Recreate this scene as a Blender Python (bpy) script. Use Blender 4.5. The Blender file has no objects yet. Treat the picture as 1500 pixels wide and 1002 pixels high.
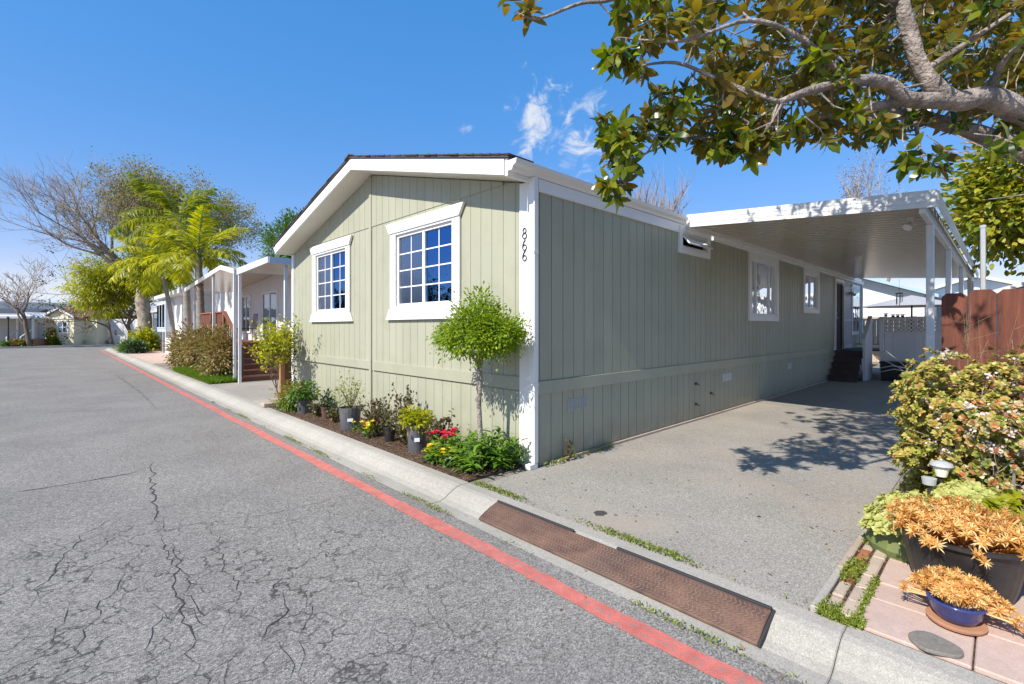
import bpy, math, random
import numpy as np
from mathutils import Vector, Matrix
R = math.radians
SC = bpy.context.scene
COL = SC.collection
rng = np.random.default_rng(7)
random.seed(7)

# ------------------------------------------------------------------ camera, sky, sun, exposure
CAM_H = 1.54
YAW = math.atan(667 / 694)
cam_d = bpy.data.cameras.new('camera')
cam = bpy.data.objects.new('camera', cam_d)
COL.objects.link(cam)
cam.location = (0, 0, CAM_H)
cam.rotation_euler = (R(90), 0, -YAW)
cam_d.sensor_width = 36
cam_d.lens = 694 / 1500 * 36
cam_d.shift_y = -21 / 1500
cam_d.clip_start = 0.05
cam_d.clip_end = 3000
SC.camera = cam
FW = (math.sin(YAW), math.cos(YAW))
RT = (math.cos(YAW), -math.sin(YAW))

SUN = Vector((1.0, 0.03, -0.90)).normalized()          # direction the light travels
SUN_EL = math.asin(-SUN.z)
w = bpy.data.worlds.new('World')
SC.world = w
w.use_nodes = True
nt = w.node_tree
nt.nodes.clear()
wo = nt.nodes.new('ShaderNodeOutputWorld')
bg = nt.nodes.new('ShaderNodeBackground')
sky = nt.nodes.new('ShaderNodeTexSky')
sky.sky_type = 'NISHITA'
sky.sun_disc = False
sky.sun_elevation = SUN_EL
sky.sun_rotation = math.atan2(-SUN.x, -SUN.y)
sky.air_density = 1.0
sky.dust_density = 0.3
sky.ozone_density = 1.4
bg.inputs['Strength'].default_value = 0.085
SKY_H, SKY_S, SKY_P, SKY_V = .611, 1.36, .40, 4.0
tcw = nt.nodes.new('ShaderNodeTexCoord')


def wnode(t, **k):
    n = nt.nodes.new(t)
    for a, b in k.items():
        setattr(n, a, b)
    return n


# the camera's rendering of the sky: deeper hue, flatter brightness from zenith to horizon
sph = wnode('ShaderNodeSeparateColor', mode='HSV')
nt.links.new(sky.outputs[0], sph.inputs[0])


def wmath(op, a, v):
    n_ = wnode('ShaderNodeMath', operation=op)
    nt.links.new(a, n_.inputs[0])
    n_.inputs[1].default_value = v
    return n_.outputs[0]


hs = wnode('ShaderNodeCombineColor', mode='HSV')
hs.inputs[0].default_value = SKY_H
nt.links.new(wmath('MINIMUM', wmath('MULTIPLY', sph.outputs[1], SKY_S), .95), hs.inputs[1])
nt.links.new(wmath('MULTIPLY', wmath('POWER', sph.outputs[2], SKY_P), SKY_V), hs.inputs[2])
# a few small fair-weather clouds: soft lumps of noise round some directions of the sky
nz = wnode('ShaderNodeTexNoise')
nz.inputs['Scale'].default_value = 19.0
nz.inputs['Detail'].default_value = 9.0
nz.inputs['Roughness'].default_value = 0.62
nz.inputs['Distortion'].default_value = 1.1
nt.links.new(tcw.outputs['Generated'], nz.inputs['Vector'])
total = None
for (cx, cy, cz, rad, amt) in [(0.68, 0.621, 0.391, 0.125, 1), (0.734, 0.589, 0.339, 0.095, 1), (0.728, 0.538, 0.424, 0.05, 0.8), (0.57, 0.727, 0.384, 0.03, 0.75), (0.497, 0.793, 0.354, 0.028, 0.7),
                               (-0.6, 0.6, 0.33, 0.12, .8), (0.2, -0.85, 0.4, 0.15, .9), (-0.85, -0.3, 0.42, 0.1, .7)]:
    c = Vector((cx, cy, cz)).normalized()
    d = wnode('ShaderNodeVectorMath', operation='DISTANCE')
    nt.links.new(tcw.outputs['Generated'], d.inputs[0])
    d.inputs[1].default_value = c
    mr = wnode('ShaderNodeMapRange')
    mr.interpolation_type = 'SMOOTHSTEP'
    mr.inputs['From Min'].default_value = rad
    mr.inputs['From Max'].default_value = 0.0
    mr.inputs['To Min'].default_value = 0.0
    mr.inputs['To Max'].default_value = amt * .50
    nt.links.new(d.outputs['Value'], mr.inputs['Value'])
    if total is None:
        total = mr.outputs[0]
    else:
        a = wnode('ShaderNodeMath', operation='MAXIMUM')
        nt.links.new(total, a.inputs[0])
        nt.links.new(mr.outputs[0], a.inputs[1])
        total = a.outputs[0]
ad = wnode('ShaderNodeMath', operation='ADD')
nt.links.new(total, ad.inputs[0])
nst = wnode('ShaderNodeMapRange', clamp=False)
nst.inputs['From Min'].default_value = .5 - .5 / 1.9
nst.inputs['From Max'].default_value = .5 + .5 / 1.9
nt.links.new(nz.outputs['Fac'], nst.inputs['Value'])
nt.links.new(nst.outputs[0], ad.inputs[1])
mr = wnode('ShaderNodeMapRange')
mr.interpolation_type = 'SMOOTHSTEP'
mr.inputs['From Min'].default_value = 0.74
mr.inputs['From Max'].default_value = 1.28
mr.inputs['To Max'].default_value = .85
nt.links.new(ad.outputs[0], mr.inputs['Value'])
gt = wnode('ShaderNodeMath', operation='GREATER_THAN')
nt.links.new(total, gt.inputs[0])
gt.inputs[1].default_value = .001
mu = wnode('ShaderNodeMath', operation='MULTIPLY')
nt.links.new(mr.outputs[0], mu.inputs[0])
nt.links.new(gt.outputs[0], mu.inputs[1])
mx = wnode('ShaderNodeMix', data_type='RGBA')
nt.links.new(mu.outputs[0], mx.inputs['Factor'])
nt.links.new(hs.outputs[0], mx.inputs['A'])
mx.inputs['B'].default_value = (7.2, 7.4, 7.7, 1)
nt.links.new(mx.outputs['Result'], bg.inputs['Color'])
nt.links.new(bg.outputs[0], wo.inputs[0])

sd = bpy.data.lights.new('sun', 'SUN')
sd.energy = 4.7
sd.angle = R(0.55)
sd.color = (1.0, 0.94, 0.85)
so = bpy.data.objects.new('sun', sd)
COL.objects.link(so)
so.rotation_euler = SUN.to_track_quat('-Z', 'Y').to_euler()
so.location = (-20, 5, 25)

SC.view_settings.view_transform = 'Standard'
SC.view_settings.look = 'None'
SC.view_settings.exposure = 0.52
SC.view_settings.gamma = 1
SC.view_settings.use_curve_mapping = False
SC.render.engine = 'CYCLES'
SC.cycles.use_denoising = True
SC.cycles.max_bounces = 8
SC.cycles.transparent_max_bounces = 12


def ray(x, y):
    u = (x - 750) / 694
    return (FW[0] + u * RT[0], FW[1] + u * RT[1], (480 - y) / 694)


def on_z(x, y, z=0.0):
    r = ray(x, y)
    t = (z - CAM_H) / r[2]
    return Vector((t * r[0], t * r[1], z))


def at_d(x, y, d):
    r = ray(x, y)
    return Vector((d * r[0], d * r[1], CAM_H + d * r[2]))


def proj(p):
    d = p[0] * FW[0] + p[1] * FW[1]
    if d < .1:
        return (-9999, -9999, d)
    u = p[0] * RT[0] + p[1] * RT[1]
    return (750 + 694 * u / d, 480 - 694 * (p[2] - CAM_H) / d, d)


# ------------------------------------------------------------------ materials
M = {}


def newmat(name):
    m = bpy.data.materials.new(name)
    m.use_nodes = True
    n = m.node_tree
    b = n.nodes['Principled BSDF']
    return m, n, b


def nd(n, t, **k):
    o = n.nodes.new(t)
    for a, b in k.items():
        setattr(o, a, b)
    return o


def ramp(n, fac, stops):
    r = nd(n, 'ShaderNodeValToRGB')
    e = r.color_ramp.elements
    while len(e) < len(stops):
        e.new(0.5)
    for i, (p, c) in enumerate(stops):
        e[i].position = p
        e[i].color = (c[0], c[1], c[2], 1)
    n.links.new(fac, r.inputs[0])
    return r.outputs[0]


def sc3(c, k):
    return tuple(min(1, max(0, x * k)) for x in c)


def mat(name, col, rough=.6, var=.12, scale=3., bump=0., bscale=60., stretch=(1, 1, 1), metallic=0, spec=.5, obj_var=0.0, col2=None, detail=5, dirt=None):
    """noise-mottled paint / wood / stone"""
    m, n, b = newmat(name)
    tc = nd(n, 'ShaderNodeTexCoord')
    mp = nd(n, 'ShaderNodeMapping')
    mp.inputs['Scale'].default_value = stretch
    n.links.new(tc.outputs['Object'], mp.inputs[0])
    t = nd(n, 'ShaderNodeTexNoise')
    t.inputs['Scale'].default_value = scale
    t.inputs['Detail'].default_value = detail
    t.inputs['Roughness'].default_value = .65
    n.links.new(mp.outputs[0], t.inputs['Vector'])
    lo = sc3(col, 1 - var)
    hi = sc3(col2 or col, 1 + var)
    c = ramp(n, t.outputs['Fac'], [(.3, lo), (.7, hi)])
    if dirt:
        t3 = nd(n, 'ShaderNodeTexNoise')
        t3.inputs['Scale'].default_value = dirt[1]
        t3.inputs['Detail'].default_value = 8
        n.links.new(tc.outputs['Object'], t3.inputs['Vector'])
        k = nd(n, 'ShaderNodeMapRange')
        k.inputs['From Min'].default_value = .5
        k.inputs['From Max'].default_value = .72
        k.inputs['To Max'].default_value = dirt[2]
        n.links.new(t3.outputs['Fac'], k.inputs['Value'])
        mm = nd(n, 'ShaderNodeMix', data_type='RGBA')
        n.links.new(k.outputs[0], mm.inputs['Factor'])
        n.links.new(c, mm.inputs['A'])
        mm.inputs['B'].default_value = (*dirt[0], 1)
        c = mm.outputs['Result']
    if name.startswith('siding'):        # rain splash and dust along the foot of the wall
        sx_ = nd(n, 'ShaderNodeSeparateXYZ')
        n.links.new(tc.outputs['Object'], sx_.inputs[0])
        kz = nd(n, 'ShaderNodeMapRange')
        kz.interpolation_type = 'SMOOTHSTEP'
        kz.inputs['From Min'].default_value = .42
        kz.inputs['From Max'].default_value = .0
        kz.inputs['To Max'].default_value = .9
        n.links.new(sx_.outputs[2], kz.inputs['Value'])
        t4 = nd(n, 'ShaderNodeTexNoise')
        t4.inputs['Scale'].default_value = 7
        t4.inputs['Detail'].default_value = 8
        n.links.new(tc.outputs['Object'], t4.inputs['Vector'])
        mz = nd(n, 'ShaderNodeMath', operation='MULTIPLY')
        n.links.new(kz.outputs[0], mz.inputs[0])
        n.links.new(t4.outputs['Fac'], mz.inputs[1])
        mm = nd(n, 'ShaderNodeMix', data_type='RGBA')
        n.links.new(mz.outputs[0], mm.inputs['Factor'])
        n.links.new(c, mm.inputs['A'])
        mm.inputs['B'].default_value = (.21, .18, .13, 1)
        c = mm.outputs['Result']
    if obj_var:
        oi = nd(n, 'ShaderNodeObjectInfo')
        k = nd(n, 'ShaderNodeMapRange')
        k.inputs['To Min'].default_value = 1 - obj_var
        k.inputs['To Max'].default_value = 1 + obj_var
        n.links.new(oi.outputs['Random'], k.inputs['Value'])
        h = nd(n, 'ShaderNodeHueSaturation')
        n.links.new(k.outputs[0], h.inputs['Value'])
        n.links.new(c, h.inputs['Color'])
        c = h.outputs[0]
    n.links.new(c, b.inputs['Base Color'])
    b.inputs['Roughness'].default_value = rough
    b.inputs['Metallic'].default_value = metallic
    b.inputs['Specular IOR Level'].default_value = spec
    if bump:
        t2 = nd(n, 'ShaderNodeTexNoise')
        t2.inputs['Scale'].default_value = bscale
        t2.inputs['Detail'].default_value = 4
        n.links.new(mp.outputs[0], t2.inputs['Vector'])
        bp = nd(n, 'ShaderNodeBump')
        bp.inputs['Strength'].default_value = bump
        bp.inputs['Distance'].default_value = .035 if name.startswith('bark') else .01
        n.links.new(t2.outputs['Fac'], bp.inputs['Height'])
        n.links.new(bp.outputs[0], b.inputs['Normal'])
    M[name] = m
    return m


def leafmat(name, cols, trans=.3, rough=.42, under=None, spec=.4, per_obj=0.0):
    """leaves: every leaf its own tone of the given ones, some light coming through; under = colour of the underside"""
    m, n, b = newmat(name)
    g = nd(n, 'ShaderNodeNewGeometry')
    st = [(i / max(1, len(cols) - 1), c) for i, c in enumerate(cols)]
    fac = g.outputs['Random Per Island']
    if per_obj:
        oi = nd(n, 'ShaderNodeObjectInfo')
        mo = nd(n, 'ShaderNodeMix')
        mo.inputs['Factor'].default_value = per_obj
        n.links.new(fac, mo.inputs['A'])
        n.links.new(oi.outputs['Random'], mo.inputs['B'])
        fac = mo.outputs['Result']
    c = ramp(n, fac, st)
    if under:
        c2 = ramp(n, g.outputs['Random Per Island'], [(0, sc3(under, .6)), (.3, (under[0] * .6, under[1] * .95, under[2])), (.55, sc3(under, 1.25)), (.8, (under[0] * .5, under[1] * .8, under[2])), (1, (under[0] * 1.5, under[1] * 1.15, under[2] * 1.4))])
        mm = nd(n, 'ShaderNodeMix', data_type='RGBA')
        n.links.new(g.outputs['Backfacing'], mm.inputs['Factor'])
        n.links.new(c, mm.inputs['A'])
        n.links.new(c2, mm.inputs['B'])
        c = mm.outputs['Result']
    n.links.new(c, b.inputs['Base Color'])
    b.inputs['Roughness'].default_value = rough
    b.inputs['Specular IOR Level'].default_value = spec
    tr = nd(n, 'ShaderNodeBsdfTranslucent')
    h = nd(n, 'ShaderNodeHueSaturation')
    h.inputs['Value'].default_value = 1.5
    h.inputs['Saturation'].default_value = 1.1
    n.links.new(c, h.inputs['Color'])
    n.links.new(h.outputs[0], tr.inputs[0])
    ms = nd(n, 'ShaderNodeMixShader')
    ms.inputs[0].default_value = trans
    n.links.new(b.outputs[0], ms.inputs[1])
    n.links.new(tr.outputs[0], ms.inputs[2])
    n.links.new(ms.outputs[0], n.nodes['Material Output'].inputs[0])
    M[name] = m
    return m


def glassmat(name, tint, mirror, through, rough=.015):
    """window glass: tinted mirror of the sky mixed with a view into the room"""
    m, n, b = newmat(name)
    n.nodes.remove(b)
    gl = nd(n, 'ShaderNodeBsdfGlossy')
    gl.inputs['Color'].default_value = (*tint, 1)
    gl.inputs['Roughness'].default_value = rough
    tcg = nd(n, 'ShaderNodeTexCoord')
    tg = nd(n, 'ShaderNodeTexNoise')
    tg.inputs['Scale'].default_value = 2.2
    n.links.new(tcg.outputs['Object'], tg.inputs['Vector'])
    bg_ = nd(n, 'ShaderNodeBump')
    bg_.inputs['Strength'].default_value = .12
    bg_.inputs['Distance'].default_value = .05
    n.links.new(tg.outputs['Fac'], bg_.inputs['Height'])
    n.links.new(bg_.outputs[0], gl.inputs['Normal'])
    tr = nd(n, 'ShaderNodeBsdfTransparent')
    tr.inputs[0].default_value = (*through, 1)
    fr = nd(n, 'ShaderNodeFresnel')
    fr.inputs[0].default_value = 1.5
    mr_ = nd(n, 'ShaderNodeMapRange')
    mr_.inputs['To Min'].default_value = mirror
    mr_.inputs['To Max'].default_value = 1.0
    n.links.new(fr.outputs[0], mr_.inputs['Value'])
    ms = nd(n, 'ShaderNodeMixShader')
    n.links.new(mr_.outputs[0], ms.inputs[0])
    n.links.new(tr.outputs[0], ms.inputs[1])
    n.links.new(gl.outputs[0], ms.inputs[2])
    n.links.new(ms.outputs[0], n.nodes['Material Output'].inputs[0])
    M[name] = m
    return m


def groundmat(name, base, speck, speck_scale, blotch, bump=.4, rough=.9, stain=None, cracks=0.0, fine=True):
    """asphalt or concrete: stone specks in a binder, blotches of wear and stains"""
    m, n, b = newmat(name)
    tc = nd(n, 'ShaderNodeTexCoord')
    P = tc.outputs['Object']
    v = nd(n, 'ShaderNodeTexVoronoi')
    v.inputs['Scale'].default_value = speck_scale
    n.links.new(P, v.inputs['Vector'])
    bw = nd(n, 'ShaderNodeSeparateColor')
    n.links.new(v.outputs['Color'], bw.inputs[0])
    c = ramp(n, bw.outputs[0], [(0, sc3(base, 1 - speck)), (.45, base), (.8, sc3(base, 1 + speck * .5)), (1, sc3(base, 1 + speck * 1.5))])
    t = nd(n, 'ShaderNodeTexNoise')
    t.inputs['Scale'].default_value = .9
    t.inputs['Detail'].default_value = 7
    t.inputs['Roughness'].default_value = .62
    n.links.new(P, t.inputs['Vector'])
    k = nd(n, 'ShaderNodeMapRange')
    k.inputs['From Min'].default_value = .3
    k.inputs['From Max'].default_value = .7
    k.inputs['To Min'].default_value = 1 - blotch
    k.inputs['To Max'].default_value = 1 + blotch
    n.links.new(t.outputs['Fac'], k.inputs['Value'])
    t5 = nd(n, 'ShaderNodeTexNoise')
    t5.inputs['Scale'].default_value = 28
    t5.inputs['Detail'].default_value = 6
    t5.inputs['Roughness'].default_value = .7
    n.links.new(P, t5.inputs['Vector'])
    k5 = nd(n, 'ShaderNodeMapRange')
    k5.inputs['From Min'].default_value = .3
    k5.inputs['From Max'].default_value = .7
    k5.inputs['To Min'].default_value = 1 - blotch * .9
    k5.inputs['To Max'].default_value = 1 + blotch * .9
    n.links.new(t5.outputs['Fac'], k5.inputs['Value'])
    mk = nd(n, 'ShaderNodeMath', operation='MULTIPLY')
    n.links.new(k.outputs[0], mk.inputs[0])
    n.links.new(k5.outputs[0], mk.inputs[1])
    h = nd(n, 'ShaderNodeHueSaturation')
    n.links.new(mk.outputs[0], h.inputs['Value'])
    n.links.new(c, h.inputs['Color'])
    c = h.outputs[0]
    if stain:
        t2 = nd(n, 'ShaderNodeTexNoise')
        t2.inputs['Scale'].default_value = stain[1]
        t2.inputs['Detail'].default_value = 5
        n.links.new(P, t2.inputs['Vector'])
        k2 = nd(n, 'ShaderNodeMapRange')
        k2.inputs['From Min'].default_value = .52
        k2.inputs['From Max'].default_value = .72
        k2.inputs['To Max'].default_value = stain[2]
        n.links.new(t2.outputs['Fac'], k2.inputs['Value'])
        mm = nd(n, 'ShaderNodeMix', data_type='RGBA')
        n.links.new(k2.outputs[0], mm.inputs['Factor'])
        n.links.new(c, mm.inputs['A'])
        mm.inputs['B'].default_value = (*stain[0], 1)
        c = mm.outputs['Result']
    hgt = v.outputs['Distance']
    if cracks:
        # alligator cracking: warped cells, only where the pavement is worn out
        tw = nd(n, 'ShaderNodeTexNoise')
        tw.inputs['Scale'].default_value = 5
        tw.inputs['Detail'].default_value = 6
        n.links.new(P, tw.inputs['Vector'])
        ma = nd(n, 'ShaderNodeVectorMath', operation='SCALE')
        n.links.new(tw.outputs['Color'], ma.inputs[0])
        ma.inputs['Scale'].default_value = .35
        mb = nd(n, 'ShaderNodeVectorMath', operation='ADD')
        n.links.new(P, mb.inputs[0])
        n.links.new(ma.outputs[0], mb.inputs[1])
        ve = nd(n, 'ShaderNodeTexVoronoi', feature='DISTANCE_TO_EDGE')
        ve.inputs['Scale'].default_value = 4.6
        n.links.new(mb.outputs[0], ve.inputs['Vector'])
        w1 = nd(n, 'ShaderNodeMapRange')
        w1.inputs['From Min'].default_value = .010
        w1.inputs['From Max'].default_value = .036
        w1.inputs['To Min'].default_value = 1
        w1.inputs['To Max'].default_value = 0
        n.links.new(ve.outputs['Distance'], w1.inputs['Value'])
        # worn-out area round a point of the lane
        dd = nd(n, 'ShaderNodeVectorMath', operation='DISTANCE')
        n.links.new(P, dd.inputs[0])
        dd.inputs[1].default_value = (-0.1, 3.1, -0.09)
        ar = nd(n, 'ShaderNodeMapRange')
        ar.interpolation_type = 'SMOOTHSTEP'
        ar.inputs['From Min'].default_value = 3.0
        ar.inputs['From Max'].default_value = 1.3
        n.links.new(dd.outputs['Value'], ar.inputs['Value'])
        tb = nd(n, 'ShaderNodeTexNoise')
        tb.inputs['Scale'].default_value = 2.2
        tb.inputs['Detail'].default_value = 3
        n.links.new(P, tb.inputs['Vector'])
        am = nd(n, 'ShaderNodeMapRange')
        am.inputs['From Min'].default_value = .36
        am.inputs['From Max'].default_value = .52
        n.links.new(tb.outputs['Fac'], am.inputs['Value'])
        m1 = nd(n, 'ShaderNodeMath', operation='MULTIPLY')
        n.links.new(ar.outputs[0], m1.inputs[0])
        n.links.new(am.outputs[0], m1.inputs[1])
        m2 = nd(n, 'ShaderNodeMath', operation='MULTIPLY')
        n.links.new(m1.outputs[0], m2.inputs[0])
        n.links.new(w1.outputs[0], m2.inputs[1])
        m3 = nd(n, 'ShaderNodeMath', operation='MULTIPLY')
        n.links.new(m2.outputs[0], m3.inputs[0])
        m3.inputs[1].default_value = cracks
        mm = nd(n, 'ShaderNodeMix', data_type='RGBA')
        n.links.new(m3.outputs[0], mm.inputs['Factor'])
        n.links.new(c, mm.inputs['A'])
        mm.inputs['B'].default_value = (.035, .033, .03, 1)
        c = mm.outputs['Result']
    n.links.new(c, b.inputs['Base Color'])
    b.inputs['Roughness'].default_value = rough
    b.inputs['Specular IOR Level'].default_value = .3
    bp = nd(n, 'ShaderNodeBump')
    bp.inputs['Strength'].default_value = bump
    bp.inputs['Distance'].default_value = .006
    n.links.new(hgt, bp.inputs['Height'])
    n.links.new(bp.outputs[0], b.inputs['Normal'])
    M[name] = m
    return m


groundmat('asphalt', (.215, .2, .182), .52, 130, .13, cracks=.8, stain=((.17, .162, .152), .55, .35))
groundmat('drive_asphalt', (.295, .272, .238), .34, 150, .11, bump=.3, stain=((.37, .315, .25), .7, .75))
groundmat('concrete', (.37, .345, .30), .2, 220, .10, bump=.15, stain=((.29, .27, .235), 1.6, .55))
groundmat('gutter_concrete', (.33, .315, .285), .18, 200, .14, bump=.2, stain=((.2, .185, .16), 2.2, .6))
groundmat('paver', (.50, .37, .31), .08, 200, .09, bump=.12, stain=((.42, .31, .26), 3.0, .6))
groundmat('soil', (.085, .052, .034), .75, 55, .25, bump=1.0)
groundmat('yard', (.24, .215, .18), .3, 60, .2, bump=.5)
groundmat('flag', (.20, .18, .155), .12, 150, .2, bump=.3, stain=((.13, .115, .1), 7, .6))
mat('red_paint', (.56, .155, .125), .8, .22, 9, bump=.6, bscale=170, dirt=((.27, .205, .185), 26, .95))
mat('siding', (.37, .37, .272), .55, .06, 1.6, bump=.3, bscale=34, stretch=(1, 1, .12), obj_var=.025, dirt=((.27, .25, .18), 2.6, .28))
mat('siding_side', (.37, .37, .272), .5, .06, 1.6, bump=.3, bscale=34, stretch=(1, 1, .12), obj_var=.03, dirt=((.27, .25, .18), 2.2, .3))
mat('white', (.80, .79, .765), .42, .03, 2)
mat('soffit', (.72, .68, .60), .6, .04, 2)
mat('metal_white', (.74, .74, .725), .33, .04, 3, dirt=((.55, .53, .48), 5, .25))
mat('ceiling_pan', (.55, .48, .375), .22, .06, 1.5, spec=.6)
mat('metal_grey', (.42, .43, .44), .4, .08, 3)
mat('shingle', (.060, .052, .050), .9, .3, 20, bump=.6, bscale=200, obj_var=.25)
mat('dark', (.012, .012, .012), .7, .1)
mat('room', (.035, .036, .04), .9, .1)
mat('black_iron', (.022, .022, .024), .45, .1)
mat('black_pot', (.020, .0195, .02), .45, .25, 9, dirt=((.06, .056, .052), 7, .5))
mat('grey_pot', (.085, .088, .10), .5, .15, 6, dirt=((.16, .15, .14), 6, .5))
mat('brown_pot', (.12, .06, .04), .6, .15, 6)
mat('blue_glaze', (.035, .055, .20), .16, .3, 6)
mat('terracotta', (.40, .20, .11), .8, .12, 8)
mat('brick_red', (.34, .13, .07), .9, .2, 12, bump=.5, bscale=90, obj_var=.2)
mat('block_tan', (.44, .35, .275), .9, .12, 6, bump=.4, bscale=110, obj_var=.1)
mat('rust', (.085, .052, .042), .65, .3, 5, bump=.3, bscale=120, col2=(.165, .09, .058), metallic=.0, dirt=((.06, .045, .042), 2.5, .85))
mat('rust_tread', (.20, .125, .095), .5, .3, 9, metallic=.0)
mat('rubber', (.030, .030, .032), .7, .2)
mat('fence_red', (.105, .030, .016), .75, .4, 2.5, bump=.4, bscale=30, stretch=(6, 6, .5), obj_var=.2, col2=(.15, .044, .022))
mat('deck_red', (.27, .105, .06), .7, .2, 3, stretch=(4, 4, .6), obj_var=.12)
mat('step_brown', (.105, .048, .036), .65, .2, 4, obj_var=.1)
mat('stair_dark', (.065, .038, .034), .7, .2, 4)
mat('cedar', (.40, .205, .08), .7, .2, 4, stretch=(5, 5, .5), obj_var=.15)
mat('dark_wood', (.075, .058, .052), .8, .3, 3, obj_var=.15)
mat('grey_panel', (.66, .66, .68), .55, .05, 3, obj_var=.03)
mat('white_wall', (.72, .71, .69), .6, .04, 2)
mat('blue_wall', (.34, .47, .55), .6, .05, 2)
mat('pale_blue_and_shade', (.46, .53, .62), .6, .05, 2)  # pale blue paint; also the shaded white of one awning end
mat('cream', (.80, .72, .50), .7, .05, 2)
mat('grey_beige', (.50, .47, .40), .7, .05, 2)
mat('roof_dark', (.055, .058, .066), .9, .2, 5)
mat('roof_brown', (.27, .145, .085), .9, .25, 6, bump=.6, bscale=40, obj_var=.15)
mat('roof_light', (.62, .60, .56), .7, .05, 2)
mat('umbrella', (.36, .36, .37), .8, .05, 3)
mat('stop_red', (.36, .02, .025), .4, .08)
mat('sign_white', (.8, .8, .8), .4, .02)
mat('pole_dark', (.03, .03, .032), .5, .1)
mat('curtain', (.62, .60, .57), .9, .06, 3)
mat('lamp_cover', (.78, .76, .66), .25, .05)
mat('bark_grey', (.20, .16, .135), .85, .38, 9, bump=.9, bscale=38, col2=(.34, .29, .25), dirt=((.13, .105, .09), 5, .7))
mat('bark_brown', (.155, .115, .09), .9, .3, 8, bump=.8, bscale=40)
mat('bark_pale', (.36, .30, .235), .9, .35, 4, bump=.9, bscale=12, dirt=((.14, .11, .09), 2.5, .8))
mat('twig', (.30, .235, .185), .9, .2, 4)
mat('twig_pale', (.40, .35, .30), .8, .2, 4)
mat('palm_bark', (.27, .235, .20), .9, .25, 3, bump=1.0, bscale=16, stretch=(.3, .3, 3))
mat('stem_green', (.13, .16, .05), .7, .2, 5)
mat('stem_brown', (.15, .10, .07), .8, .2, 5)
glassmat('glass_blue', (.08, .20, .42), .62, (.35, .4, .5))
glassmat('glass_screen', (.30, .34, .42), .08, (.42, .42, .45), .25)
glassmat('glass', (.85, .9, .95), .22, (.5, .52, .55))
leafmat('leaf_magnolia', [(.022, .05, .010), (.05, .095, .012), (.11, .16, .015), (.24, .28, .02), (.045, .085, .012), (.14, .17, .015)], .46, .28, under=(.20, .135, .022), spec=.5)
leafmat('leaf_topiary', [(.10, .18, .008), (.20, .30, .014), (.32, .40, .024), (.12, .20, .010)], .42)
leafmat('leaf_bush', [(.05, .13, .012), (.10, .22, .02), (.18, .31, .035), (.07, .16, .016)], .34)
leafmat('leaf_rose', [(.05, .07, .022), (.085, .105, .03), (.12, .055, .03), (.07, .10, .025)], .25)
leafmat('leaf_green', [(.05, .11, .015), (.10, .19, .025), (.16, .25, .03)], .3)
leafmat('leaf_lime', [(.22, .27, .016), (.34, .36, .02), (.50, .44, .03), (.20, .27, .016)], .52)
leafmat('leaf_dark', [(.018, .045, .014), (.035, .07, .02), (.06, .10, .02)], .22)
leafmat('leaf_olive', [(.17, .17, .03), (.26, .24, .045), (.34, .29, .06), (.14, .17, .025)], .4)
leafmat('leaf_palm', [(.18, .24, .012), (.34, .37, .018), (.56, .48, .03), (.13, .20, .014)], .45)
leafmat('leaf_palm_dark', [(.10, .16, .014), (.20, .24, .018), (.34, .31, .022)], .42)
leafmat('leaf_redbrown', [(.22, .11, .04), (.32, .18, .06), (.13, .16, .03), (.28, .22, .08), (.12, .14, .03)], .35)
leafmat('leaf_tree_right', [(.10, .16, .015), (.20, .25, .022), (.32, .31, .03), (.40, .33, .035), (.08, .14, .016)], .3)
leafmat('leaf_jade', [(.07, .13, .015), (.22, .26, .03), (.54, .46, .11), (.11, .17, .02), (.66, .33, .12), (.42, .14, .06), (.13, .20, .025), (.62, .52, .34), (.24, .3, .04), (.56, .24, .1), (.09, .14, .02)], .3, per_obj=.75)
leafmat('petal_white', [(.75, .62, .62), (.8, .75, .72)], .3)
leafmat('petal_pink', [(.55, .22, .18), (.6, .35, .28)], .3)
leafmat('petal_red', [(.68, .015, .03), (.8, .03, .10), (.6, .015, .06)], .3)
leafmat('petal_yellow', [(.88, .74, .05), (.92, .82, .12), (.85, .66, .04)], .35)
leafmat('leaf_orange', [(.64, .36, .08), (.76, .52, .20), (.54, .24, .04), (.84, .66, .34), (.70, .42, .12), (.50, .20, .03), (.82, .64, .26), (.70, .60, .20)], .35, .5, per_obj=.7)
leafmat('leaf_sedum', [(.34, .38, .09), (.52, .52, .19), (.42, .45, .12), (.58, .50, .2)], .3, per_obj=.5)
leafmat('leaf_agave', [(.16, .26, .24), (.23, .34, .31)], .12)
leafmat('leaf_grass', [(.09, .19, .015), (.15, .27, .02), (.22, .32, .03)], .35)
leafmat('leaf_weed', [(.11, .17, .02), (.20, .26, .03), (.26, .27, .04)], .3)
leafmat('leaf_dry', [(.20, .14, .08), (.30, .21, .11)], .2)


# ------------------------------------------------------------------ mesh helpers
WL = {}


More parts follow.
